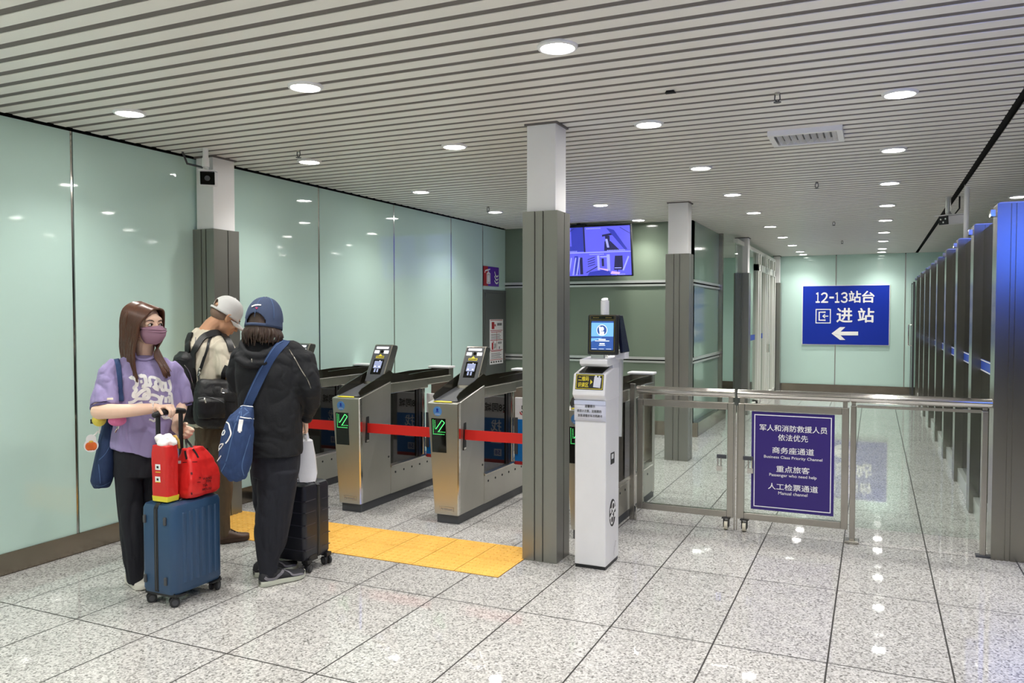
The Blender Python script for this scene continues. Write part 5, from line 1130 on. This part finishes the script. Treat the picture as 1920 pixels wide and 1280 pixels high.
for k in range(11): mb.ball((rnd.uniform(bx0 + .02, bx1 - .02), rnd.uniform(by0 + .015, by1 - .02), bz1 + rnd.uniform(.004, .036)), (rnd.uniform(.02, .035), rnd.uniform(.02, .03), rnd.uniform(.02, .03)), 12, 8)
skin(mb, 'white_paper_wrap', 'white_ink', t, .006, 1, folds(.007, (28, 28, 28), 1.0))
mb = MB()
for yy in (871, 894): drape(mb, bvp, [(291.5, yy + 4), (301, yy + 4.6)], .030, .001, .001, 3)
lb = mb.build('white_label', 'white_ink', t)
mb = MB()
for yy in (871, 894): drape(mb, bvp, [(294.5, yy + 4.2), (298, yy + 4.5)], .012, .001, .0025, 3)
mb.build('label_mark', 'black_ink', lb)
mb = MB()
for yy in (884.5, 903): drape(mb, bvp, [(292, yy), (301, yy + .6)], .004, .001, .001, 3)
mb.build('label_line', 'yellow_ink', lb)
t = thing('carrier_bag', 'wide red insulated bag with black handles and small black print, on the suitcase', 'bag', (-3.42, 3.29, .56), 'red bags on the suitcase')
mb = MB()
def rg(x0_, x1_, y0_, y1_, z): return rr(x0_, x1_, y0_, y1_, .012, z, 2)
mb.loft([rg(-3.49, -3.355, 3.178, 3.385, .556), rg(-3.493, -3.34, 3.175, 3.40, .578), rg(-3.49, -3.34, 3.185, 3.405, .66), rg(-3.475, -3.37, 3.205, 3.385, .75), rg(-3.455, -3.395, 3.215, 3.365, .79), rg(-3.450, -3.405, 3.22, 3.345, .818)])
pk2, bv2 = skin(mb, 'bag_body', 'red_bag2', t, .006, 1, folds(.0035, (12, 12, 8), 6.0))
mb = MB()
sp_ = lambda x, y: (270 + x / 6.093, 740 + y / 6.093)
drape(mb, bv2, [sp_(470, 640), sp_(478, 690), sp_(490, 735)], .011, .002, .001, 4)
drape(mb, bv2, [sp_(555, 620), sp_(590, 665), sp_(618, 718)], .011, .002, .001, 4)
A = hit(bv2, *sp_(468, 640))[0] or Vector((-3.41, 3.25, .83)); A2 = hit(bv2, *sp_(560, 622))[0] or Vector((-3.41, 3.31, .83)); G2 = g2 + Vector((.025, .0, -.03))
for q in (A, A2):
    D = densify([q + Vector((.004, 0, -.005)), lerp(q, G2, .4) + Vector((.008, 0, -.004)), lerp(q, G2, .8), G2], 5); ribbon(mb, D, [F.n] * len(D), .011, .002)
mb.build('handles', 'nylon', t, smooth='auto')
mb = MB()
m_ = mat('dark_red_print', srgb(86, 16, 20), 0.5)
for pts, wd in (([(442, 772), (520, 768), (606, 766)], .004), ([(540, 885), (545, 912)], .010), ([(625, 942), (650, 946)], .003), ([(605, 1000), (645, 996)], .002), ([(540, 1115), (545, 1140)], .008)):
    mb = MB(); drape(mb, bv2, [sp_(*q) for q in pts], wd, .0012, .0009, 3); pr = mb.build('print_mark', m_, t)
l0, n0 = hit(bv2, *sp_(655, 1095)); l1, _n = hit(bv2, *sp_(770, 1075))
if l0 is not None and l1 is not None:
    xd = (l1 - l0).normalized(); nn = (n0 - xd * n0.dot(xd)).normalized(); yd = nn.cross(xd)
    if yd.z < 0: yd = -yd
    lp = Plane(l0 + nn * .007, xd, yd); ln = (l1 - l0).length
    for s_, dx, dy in (('HOUSE', 0, 0), ('TEA', 0, .021), ('TEN', .3, .042), ('WANG', 0, .058)): lp.text('print_lettering', s_, 'black_ink', pr, ln * dx, dy, ln * (.5 if s_ in ('TEA', 'TEN') else .9), .013, .02, .001)
mb = MB(); drape(mb, bv2, [sp_(392, 770), sp_(424, 768)], .016, .001, .0015, 3); mb.build('white_tag', 'white_ink', t)
mb = MB(); D = [sp_(384, 640), sp_(372, 700), sp_(368, 775)]; mb.tube([onx(px, py, -3.40) for px, py in D], .003, 6); mb.tube([onx(*sp_(320, 482), -3.45), onx(*sp_(360, 470), -3.43), onx(*sp_(390, 520), -3.42), onx(*sp_(400, 610), -3.42)], .008, 8); mb.build('paper_cord', mat('kraft_cord', srgb(204, 164, 84), 0.7), t, smooth=True)
# ---------------------------------------------------------------- the man with the pale cap
F = Fig(424, 1012); W = F.W
w2 = thing('person', 'person in a pale cap and cream T-shirt with head bowed, seen from behind', 'person', F.b)
hf = F.dirv(.80, -.28, -.55); hc = W(421, 597, .0); hu0 = F.dirv(.55, -.1, .85)
mb = MB()
P, B = head(mb, hc, hf, hu0, 1.04)
mb.tube([W(416, 598, -.0), W(400, 610, -.005), W(388, 632, -.01)], [.060, .062, .078], 16, round_=True)
mb.loft([F.ring(366, 418, 632, -.01, .07), F.ring(352, 438, 650, 0, .13), F.ring(352, 442, 700, 0, .15), F.ring(366, 432, 760, 0, .11), F.ring(376, 430, 820, 0, .10)])
sh_, el_, wr_ = W(414, 654, .10), W(432, 700, .16), W(462, 712, .05)
mb.tube([sh_, el_], [.045, .042], 14, round_=True); mb.tube([el_, wr_], [.044, .032], 14, round_=True)
hand(mb, wr_, F.dirv(.9, -.2, .15), F.dirv(.1, -.8, .4), F.dirv(0, .2, 1), (.6, .7, .5), .18)
sh2, el2, wr2 = W(410, 654, -.11), W(428, 702, -.17), W(460, 712, -.08)
mb.tube([sh2, el2], [.045, .042], 14, round_=True); mb.tube([el2, wr2], [.044, .032], 14, round_=True); hand(mb, wr2, F.dirv(.9, .1, .15), F.dirv(.1, .8, .4), F.dirv(0, -.2, 1), (.6, .7, .5), .18)
mb.loft([F.ring(398, 432, 835, .05, .07), F.ring(404, 430, 920, .05, .06), F.ring(411, 428, 1000, .05, .045)]); mb.loft([F.ring(378, 408, 835, -.1, .07), F.ring(378, 408, 920, -.1, .06), F.ring(384, 402, 992, -.1, .045)])
body, _ = skin(mb, 'body', 'skin_tan', w2, .0052, 2)
face_parts(P, B, w2, 1.04)
MB().ball(P(0, -.024, .020), (.0765, .088, .070), 24, 16, B).build('shaved_hair', noisy(mat('shaved_hair', srgb(132, 108, 92), 0.8), 90, 0.25), w2, smooth=True)
cap(w2, hc + hu0 * .022 - hf * .006, hf, hu0, 'cap_grey', 1.04)
mb = MB()
mb.loft([F.ring(368, 412, 614, -.01, .075, y2=622), F.ring(357, 424, 626, -.01, .10, y2=632), F.ring(347, 436, 648, 0, .155), F.ring(347, 443, 690, .0, .165, 2.6), F.ring(352, 444, 740, .0, .16, 2.6), F.ring(358, 442, 785, .0, .15, 2.6), F.ring(360, 441, 799, .0, .15, 2.6)])
mb.tube([W(410, 648, .08), W(422, 662, .12), W(427, 688, .15), W(429, 702, .155)], [.078, .085, .08, .078], 18)
mb.tube([W(406, 646, -.12), W(420, 690, -.16), W(424, 700, -.165)], [.075, .082, .08], 18)
shirt, bvs = skin(mb, 't_shirt', 'cream', w2, .008, 4, folds(.016, (8, 8, 4), 12.0))
mb = MB(); drape(mb, bvs, [(367, 632), (366.5, 640), (366, 650)], .006, .001, .001); mb.build('neck_print', 'grey_ink', shirt)
mb = MB()
mb.loft([F.ring(362, 441, 780, .0, .13), F.ring(366, 442, 835, .0, .14)])
mb.loft([F.ring(390, 441, 825, .05, .10), F.ring(393, 438, 870, .05, .092), F.ring(399, 435, 920, .05, .08), F.ring(405, 432, 960, .05, .072), F.ring(409, 431, 985, .05, .066), F.ring(408, 431, 1004, .05, .066)])
mb.loft([F.ring(366, 412, 825, -.09, .10), F.ring(372, 410, 900, -.1, .085), F.ring(380, 408, 985, -.11, .066)])
skin(mb, 'trousers', 'brown_cloth', w2, .008, 4, folds(.014, (9, 9, 4), 21.0))
s_, base, d, sd, L = shoe(w2, onz(411, 1019), onz(467, 1010), .047, 'leather_brown', 'brown_sole', 1.1, .09)
mb = MB()
for k in range(4):
    c = base + d * (L * (.38 + .08 * k)) + Vector((0, 0, .083 - .011 * k)); mb.tube([c - sd * .022, c + Vector((0, 0, .006)), c + sd * .022 + d * .01], .003, 6)
mb.build('laces', 'nylon', s_)
shoe(w2, onz(372, 1002), onz(412, 995), .047, 'leather_brown', 'brown_sole', 1.1, .09)
# backpack and strap
t = thing('backpack', 'black backpack worn by the person in the pale cap', 'backpack', W(350, 760, .05))
mb = MB(); mb.loft([F.ring(336, 372, 658, .02, .09), F.ring(326, 378, 668, .02, .125), F.ring(320, 380, 700, .02, .14, 2.6), F.ring(322, 382, 745, .02, .145, 2.6), F.ring(330, 384, 778, .02, .14, 2.6), F.ring(345, 384, 792, .02, .11)])
bp, bvp = skin(mb, 'pack_body', 'nylon', t, .008, 3, folds(.008, (10, 10, 6), 31.0))
mb = MB(); drape(mb, bvp, [(327, 673), (339, 673), (352, 676)], .016, .006, .001); mb.build('top_flap', 'nylon', bp)
mb = MB(); drape(mb, bvp, [(328, 683), (334, 685), (340, 688)], .005, .002, .001); drape(mb, bvp, [(346, 684), (353, 693), (358, 705), (362, 722), (364, 730)], .005, .002, .001); mb.build('zip', 'steel', bp)
mb = MB(); drape(mb, bvs, [(362, 690), (363, 668), (371, 648), (383, 632), (398, 625), (414, 627), (427, 640), (434, 660)], .042, .012, .004, 6)
mb.build('shoulder_strap', 'nylon', t, smooth='auto')
mb = MB(); drape(mb, bvs, [(354, 668), (354, 650), (355, 638), (360, 625)], .042, .012, .004, 6); mb.build('shoulder_strap', 'nylon', t, smooth='auto')
mb = MB(); drape(mb, bvs, [(371, 704), (377, 690), (384, 668), (391, 645), (396, 632)], .016, .004, .005, 6); mb.build('adjusting_strap', 'nylon', t, smooth='auto')
# black cross-body bag
t = thing('travel_bag', 'black nylon travel bag with a metal badge, hung behind the person in the pale cap', 'bag', W(402, 800, .2))
mb = MB(); V0 = .235
mb.loft([F.ring(374, 434, 711, V0, .045), F.ring(369, 440, 716, V0, .065), F.ring(364, 446, 735, V0, .085, 2.8), F.ring(362, 449, 765, V0, .095, 3), F.ring(363, 449, 785, V0, .095, 3), F.ring(368, 446, 796, V0, .08), F.ring(384, 440, 803, V0, .05)])
tb, bvt = skin(mb, 'bag_body', 'nylon', t, .007, 2, folds(.007, (12, 12, 8), 41.0))
mb = MB(); mb.loft([F.ring(371, 420, 744, V0 + .085, .022), F.ring(368, 423, 752, V0 + .095, .03), F.ring(369, 424, 775, V0 + .095, .03), F.ring(372, 422, 784, V0 + .09, .02)]); pk_, bvk = skin(mb, 'front_pocket', 'nylon', tb, .006, 2, folds(.004, (14, 14, 8), 5.0))
mb = MB(); drape(mb, bvk, [(372, 747), (390, 745), (408, 749), (420, 755)], .006, .003, .001); mb.build('pocket_zip', 'dark_grey', tb)
mb = MB(); drape(mb, bvk, [(383.5, 746), (385, 752), (386.5, 755)], .008, .003, .002); mb.build('zip_puller', 'chrome', tb)
mb = MB(); drape(mb, bvt, [(399, 722), (404, 735), (413, 745), (428, 750), (441, 750)], .016, .005, .002); mb.build('carry_handle', 'nylon', tb, smooth='auto')
mb = MB(); drape(mb, bvt, [(414, 732), (428, 733)], .030, .002, .001, 4); b_ = mb.build('badge', 'chrome', tb)
mb = MB(); drape(mb, bvt, [(415.2, 732.1), (426.8, 732.9)], .024, .001, .0032, 4); mb.build('badge_field', 'dark_grey', b_)
mb = MB(); D = densify([W(437, 716, V0), W(436, 700, .22), W(427, 672, .20), W(415, 645, .20), W(402, 630, .12)], 5)
P_, N_ = [], []
for q in densify([Vector((x, y, 0)) for x, y in ((417, 710), (421, 697), (426, 686))], 4):
    l, nr = hit(bvs, q.x, q.y)
    if l is not None: P_.append(l + nr * .008); N_.append(nr)
if len(P_) > 2: ribbon(mb, P_, N_, .03, .004)
D = densify([W(374, 716, V0 + .03), W(372, 700, .18), W(377, 686, .17), W(383, 668, .17)], 5); ribbon(mb, D, [F.n] * len(D), .014, .004)
mb.build('bag_strap', 'nylon', t, smooth='auto')
mb = MB(); D = [W(371, 706, .20), W(375, 700, .20), W(373, 694, .19)]; mb.tube(D, .006, 8).ball(W(374, 692, .19), .009, 10, 8); mb.build('strap_clip', 'chrome', t, smooth=True)
# ---------------------------------------------------------------- the woman with the denim cap
F = Fig(512, 1088); W = F.W
w3 = thing('person', 'person in a denim cap and black hooded jacket, back turned, holding a white bag', 'person', F.b)
hf = F.dirv(.42, -.86, -.16); hc = W(497, 600, .0); hu0 = F.dirv(.08, -.1, 1)
mb = MB()
P, B = head(mb, hc, hf, hu0, 1.02)
mb.tube([W(496, 612, -.0), W(494, 640, .01), W(494, 660, .01)], [.052, .054, .07], 16, round_=True)
mb.loft([F.ring(462, 536, 660, 0, .08), F.ring(450, 555, 690, 0, .11), F.ring(455, 560, 760, 0, .11), F.ring(474, 554, 830, 0, .11), F.ring(480, 550, 880, 0, .09)])
wr = W(572, 786, -.13); el = W(580, 728, .06)
mb.tube([W(552, 665, .0), el], [.05, .045], 14, round_=True); mb.tube([el, wr], [.043, .03], 14, round_=True)
hand(mb, wr, F.dirv(.1, -.55, -.85), F.dirv(-.8, -.1, -.1), F.dirv(.2, -.8, .5), (.9, 1.0, .7), .165)
el2 = W(446, 722, -.06); wr2 = W(470, 740, -.22); mb.tube([W(452, 672, -.02), el2], [.05, .045], 14, round_=True); mb.tube([el2, wr2], [.043, .03], 14, round_=True)
hand(mb, wr2, F.dirv(.7, -.6, .2), F.dirv(.2, -.2, -.9), F.dirv(.1, -.4, .8), (.6, .8, .5), .165)
mb.loft([F.ring(488, 556, 890, .04, .09), F.ring(490, 540, 960, .05, .065), F.ring(494, 518, 1070, .05, .04)]); mb.loft([F.ring(481, 514, 890, -.08, .07), F.ring(482, 512, 960, -.09, .06), F.ring(484, 506, 1055, -.1, .04)])
body, _ = skin(mb, 'body', 'skin', w3, .0052, 2)
face_parts(P, B, w3, 1.02)
hr_, hf_, hu_ = B
MB().ball(P(0, -.018, .015), (.082, .095, .088), 24, 16, B).ball(P(0, -.045, -.055), (.078, .062, .075), 20, 14, B).build('hair', 'hair_dark', w3, smooth=True)
hair = w3.children[-1]
paths = []; rnd = random.Random(9)
for i in range(90):
    a = lerp(-2.35, 2.35, i / 89)              # angle from the back of the head
    sx_, cy_ = math.sin(a), -math.cos(a); j = lambda s: rnd.uniform(-s, s)
    end = -.142 + .02 * abs(a) / 2.3 + j(.012)
    j2 = rnd.uniform(-.02, .02)
    end += j2
    paths.append([P(.076 * sx_, -.012 + .090 * cy_, .03), P(.084 * sx_, -.012 + .097 * cy_, -.025), P(.091 * sx_, -.012 + .104 * cy_, -.055), P(.102 * sx_ + j(.004), -.012 + .110 * cy_ + j(.004), -.085), P(.102 * sx_ + j(.005), -.014 + .106 * cy_ + j(.005), -.11), P(.094 * sx_ + j(.008), -.014 + .096 * cy_ + j(.008), end)])
strands('hair_strands', 'hair_dark', hair, paths, .0068)
cp, CP, CB = cap(w3, hc - hu_ * .045, hf, hu0, 'cap_denim', 1.15, 1.27)
capo = cp
mb = MB()
for k in range(6):     # panel seams over the crown
    a0 = k * math.pi / 3 + math.pi / 6
    mb.tube([CP(.0875 * math.sin(th) ** .85 * math.cos(a0), -.008 + .1045 * math.sin(th) ** .85 * math.sin(a0), .028 + .0985 * 1.27 * math.cos(th)) for th in [.1 + 1.4 * q / 12 for q in range(13)]], .0016, 6)
mb.build('seams', 'denim_light', cp, smooth=True)
dgm = cp.evaluated_get(bpy.context.evaluated_depsgraph_get()); off = w3.location
bvc = BVHTree.FromPolygons([v.co + off for v in cp.data.vertices], [tuple(p.vertices) for p in cp.data.polygons])
mb = MB()
for pth in ([(473, 575.5), (474.5, 573)], [(476, 574.5), (477, 572)], [(479, 573.5), (480, 571.3)], [(482, 573.2), (482.7, 571)], [(485, 573), (485.5, 571)], [(488, 573.3), (488.2, 571.3)]): drape(mb, bvc, pth, .009, .002, .0025, 3)
drape(mb, bvc, [(473, 576), (480, 572.5), (490, 572.3)], .003, .002, .0026, 4); mb.build('embroidery', 'white_ink', cp)
mb = MB(); drape(mb, bvc, [(480, 576), (481.5, 579.5), (483.5, 576)], .004, .002, .0025, 4); mb.build('embroidered_heart', mat('pink_thread', srgb(206, 50, 100), 0.6), cp)
# jacket with its hood down
mb = MB()
mb.loft([F.ring(462, 530, 640, .0, .085), F.ring(450, 548, 650, .0, .11), F.ring(440, 562, 668, .0, .135), F.ring(438, 568, 700, .0, .15, 2.6), F.ring(444, 568, 750, .0, .15, 2.6), F.ring(452, 566, 800, .0, .155, 2.6), F.ring(458, 567, 840, .0, .16, 2.6), F.ring(460, 566, 853, .0, .16, 2.6, y2=850)])
mb.tube([W(545, 660, .0), W(566, 678, .02), W(575, 705, .05), W(580, 728, .06)], [.075, .082, .076, .07], 18, round_=True)
mb.tube([W(580, 726, .06), W(583, 755, -.02), lerp(W(583, 755, -.02), wr, .75)], [.072, .058, .044], 18, round_=True)
mb.tube([W(456, 668, -.02), W(446, 700, -.04), el2, lerp(el2, wr2, .8)], [.07, .068, .06, .045], 18, round_=True)
mb.tube(densify([W(466, 636, -.02), W(456, 650, .05), W(462, 664, .12), W(484, 668, .14), (W(506, 660, .11)), W(520, 648, .06), W(524, 640, 0)], 4), .028, 12, round_=True)
mb.tube(densify([W(452, 658, .04), W(447, 672, .11), W(462, 682, .155), W(488, 682, .15), W(506, 672, .11), W(520, 660, .05)], 4), .024, 12, round_=True)
mb.ball(W(449, 674, .10), (.03, .03, .022), 12, 8)
jk, bvj = skin(mb, 'jacket', 'jacket', w3, .0075, 3, folds(.012, (5, 5, 7), 51.0))
mb = MB(); drape(mb, bvj, [(535, 645), (553, 672), (566, 695), (577, 712), (583, 728)], .005, .001, .001); drape(mb, bvj, [(472, 672), (472.5, 679)], .003, .001, .001); mb.build('reflective_piping', 'steel', jk)
mb = MB(); mb.loft([F.ring(466, 566, 820, 0, .13), F.ring(470, 563, 860, .0, .135), F.ring(470, 562, 890, 0, .135)])
mb.loft([F.ring(486, 562, 880, .04, .11), F.ring(484, 558, 910, .045, .11), F.ring(482, 551, 945, .05, .105), F.ring(479, 544, 980, .05, .10), F.ring(480, 536, 1015, .05, .085), F.ring(484, 526, 1045, .05, .068), F.ring(487, 522, 1066, .05, .06), F.ring(490, 520, 1080, .05, .058)])
mb.loft([F.ring(470, 524, 880, -.07, .11), F.ring(472, 520, 940, -.08, .095), F.ring(478, 518, 960, -.085, .085), F.ring(478, 515, 1000, -.09, .075), F.ring(480, 508, 1040, -.1, .062), F.ring(482, 506, 1062, -.1, .058)])
skin(mb, 'trousers', 'slate_trousers', w3, .008, 3, folds(.012, (8, 8, 3), 61.0))
def runner(heel, toe):
    s_, base, d, sd, L = shoe(w3, heel, toe, .048, 'shoe_black', 'sole_pale', 1.25, .092)
    me = s_.data; off = w3.location; bv_ = BVHTree.FromPolygons([v.co + off for v in me.vertices], [tuple(p.vertices) for p in me.polygons])
    mb = MB()
    def side(path, wd):
        P_, N_ = [], []
        for q in densify([Vector((a, b, 0)) for a, b in path], 5):
            o_ = base + d * (L * q.x) + Vector((0, 0, q.y)) + sg * sd * .2; l, nr, i, ds = bv_.ray_cast(o_, -sg * sd)
            if l is not None: P_.append(l + nr * .001); N_.append(nr)
        if len(P_) > 2: ribbon(mb, P_, N_, wd, .002)
    for sg in (1, -1):
        side([(.06, .058), (.12, .045), (.26, .040), (.36, .055), (.48, .072)], .016); side([(.50, .072), (.58, .058), (.66, .040), (.8, .036), (.92, .03)], .011)
    mb.build('side_panel', 'shoe_grey', s_)
    mb = MB()
    for k in range(4):
        c = base + d * (L * (.38 + .07 * k)) + Vector((0, 0, .088 - .010 * k)); mb.tube([c - sd * .02, c + Vector((0, 0, .005)), c + sd * .02 + d * .01], .0025, 6)
    mb.build('laces', 'dark_grey', s_)
runner(onz(487, 1100), onz(571, 1080)); runner(onz(476, 1082), onz(557, 1064))
# denim sling bag
t = thing('denim_bag', 'bright blue denim sling bag with white piping, worn by the person in the denim cap', 'bag', W(445, 900, .2))
mb = MB(); V0 = .235
mb.loft([F.ring(455, 475, 759, V0 - .03, .03), F.ring(446, 477, 768, V0 - .02, .05, y2=766), F.ring(424, 478, 788, V0, .075, y2=784), F.ring(416, 476, 810, V0, .085), F.ring(410, 474, 840, V0, .09), F.ring(407, 470, 865, V0, .09), F.ring(413, 466, 882, V0, .08), F.ring(422, 460, 895, V0, .06), F.ring(432, 452, 901, V0, .03)])
bg, bvb = skin(mb, 'pouch', 'denim', t, .007, 3, folds(.012, (14, 14, 4), 71.0))
mb = MB(); drape(mb, bvj, [(536, 641), (520, 652), (505, 672), (491, 700), (478, 730), (468, 752), (464, 766)], .052, .006, .006, 6, 14); st_ = mb.build('strap', 'denim', t, smooth='auto')
mb = MB(); drape(mb, bvj, [(528, 641), (511, 654), (496.5, 674), (483, 702), (470.5, 732), (461, 756)], .004, .003, .0125, 6, 14); mb.build('strap_edge', 'denim_light', st_)
zz = lambda pts: [(395 + x / 7.526, 740 + y / 7.526) for x, y in pts]
mb = MB()
for pts, wd in (([(155, 375), (200, 375), (255, 405), (270, 470), (285, 540), (270, 600), (240, 650), (212, 685)], .007), ([(205, 500), (165, 500), (140, 530), (145, 575), (190, 555), (205, 510)], .006), ([(150, 580), (125, 620), (118, 665)], .005), ([(185, 690), (145, 695), (120, 735), (125, 770), (165, 720), (180, 700)], .006), ([(125, 770), (100, 815)], .005), ([(150, 860), (110, 915), (90, 938), (78, 915), (85, 890)], .006),
                ([(465, 155), (540, 165), (608, 172)], .004), ([(465, 152), (410, 170), (370, 195)], .003), ([(415, 315), (500, 330), (605, 338)], .005)): drape(mb, bvb, zz(pts), wd, .002, .001, 5)
mb.build('white_piping', 'white_ink', bg)
mb = MB()
for pts, wd in (([(430, 190), (380, 330), (330, 480), (290, 640), (250, 830), (200, 990), (150, 1080)], .005), ([(560, 560), (500, 760), (460, 900), (440, 1020), (470, 1140)], .005), ([(440, 165), (430, 320)], .004), ([(460, 300), (540, 240)], .008), ([(480, 190), (520, 230)], .006)): drape(mb, bvb, zz(pts), wd, .001, .0008, 5)
mb.build('worn_seams', 'denim_light', bg)
mb = MB(); drape(mb, bvb, zz([(432, 350), (420, 430), (412, 515)]), .022, .002, .002, 4); drape(mb, bvb, zz([(412, 510), (408, 535)]), .011, .002, .002, 4); mb.build('white_tag', 'white_ink', bg)
# ================================================================ BLACK SUITCASE
MT['case_black'] = noisy(mat('black_polycarbonate', srgb(36, 37, 46), 0.34), 8, 0.06, bump=.05, bscale=300)
t = thing('suitcase', 'black grooved cabin suitcase with a small white bag on top', 'suitcase', (-3.25, 3.92, 0), 'suitcases')
x0, x1, y0, y1, z0, z1 = -3.45, -3.078, 3.795, 4.045, .062, .530; ym = (y0 + y1) / 2 + .01
sh = shell(x0, x1, y0, y1, z0, z1, .028, .03).build('shell', 'case_black', t, smooth='auto')
mb = MB()
for zz_ in (.135, .21, .285, .36, .43):
    mb.box(x0 + .02, x1 + .0015, y0 - .0015, y0 + .01, zz_, zz_ + .004).box(x1 - .02, x1 + .0015, y0 + .002, ym - .03, zz_, zz_ + .004).box(x1 - .02, x1 + .0015, ym + .035, y1 - .005, zz_ - .012, zz_ - .008)
mb.build('grooves', mat('groove_grey', srgb(66, 66, 78), 0.4), sh)
MB().box(x1 - .01, x1 + .003, ym - .014, ym + .014, z0 + .02, z1 - .015).box(x0 + .03, x1 - .02, ym - .014, ym + .014, z1 - .01, z1 + .003).prism([(x1 + .003, z1 - .02), (x1 - .022, z1 + .003), (x1 - .05, z1 - .02)], ym - .014, ym + .014, 'y').build('zip_band', 'black_plastic', t, bevel=.003)
MB().box(x1, x1 + .005, ym - .003, ym + .003, z0 + .03, z1 - .03).box(x0 + .05, x1 - .03, ym - .003, ym + .003, z1, z1 + .005).build('zip_teeth', 'dark_grey', t)
MB().prism([(y0 + .03, z0), (y0 + .05, z0 + .035), (ym - .02, z0 + .035), (ym - .01, z0)], x1 - .01, x1 + .002, 'x').build('wheel_arch', 'black_plastic', t)
for xx in (x0 + .04, x1 - .01):
    for yy in (y0 + .035, y1 - .03): caster(t, Vector((xx, yy, .026)), Vector((.95, .3, 0)) if yy < 3.9 else Vector((.3, .95, 0)), 'dark_rubber', .026)
mb = MB(); rnd = random.Random(2)
for k in range(3): mb.tube(densify([(x1 - .14 + .02 * k, y0 + .06, z1 + .003), (x1 - .09, y0 + .05 + .03 * k, z1 + .022 - .004 * k), (x1 - .03, y0 + .08 + .02 * k, z1 + .006)], 5), .007, 8)
mb.build('wrapped_handle', 'paper', t, smooth=True)
MB().tube([(x0 + .09, y1 - .05, z1 - .03), (x0 + .09, y1 - .05, .56)], .01, 10).tube([(x1 - .12, y1 - .05, z1 - .03), (x1 - .12, y1 - .05, .56)], .01, 10).box(x0 + .08, x1 - .11, y1 - .06, y1 - .04, .548, .568).build('telescopic_handle', 'black_plastic', t)
# white bag in her hand
t = thing('carrier_bag', 'white paper carrier bag on the black suitcase, held by the person in the denim cap', 'bag', (-3.10, 3.86, .56))
H_ = wr + F.dirv(.1, -.55, -.85) * .075
def wring(c, ru, rn, z): return [Vector((c.x, c.y, z)) + F.u * (ru * a) + F.n * (rn * b) for a, b in ((-1, -1), (0, -1.0), (1, -1), (1.15, 0), (1, 1), (0.1, 1.25), (-1, 1), (-1.1, 0))]
bc = onz(576, 898, .565); bc = Vector((bc.x, bc.y, 0)); tc = Vector((H_.x, H_.y, 0))
mb = MB(); mb.loft([wring(bc, .045, .055, .560), wring(bc, .052, .06, .60), wring(lerp(bc, tc, .35), .045, .05, .70), wring(lerp(bc, tc, .7), .032, .035, .79), wring(tc, .016, .016, H_.z - .06), wring(tc, .010, .010, H_.z - .02)])
wb_ = mb.build('bag_body', noisy(mat('white_carrier', srgb(236, 236, 242), 0.5), 14, 0.04, bump=.2, bscale=25), t, smooth='auto')
mb = MB(); mb.tube([lerp(bc, tc, .7) + Vector((0, 0, .79)) + F.n * .03, H_ + Vector((0, 0, -.01)) + F.n * .008, H_ + Vector((0, 0, .01))], .006, 8).tube([lerp(bc, tc, .7) + Vector((0, 0, .79)) - F.n * .03, H_ + Vector((0, 0, -.01)), H_ + Vector((0, 0, .01))], .006, 8); mb.build('handles', 'white_ink', t, smooth=True)
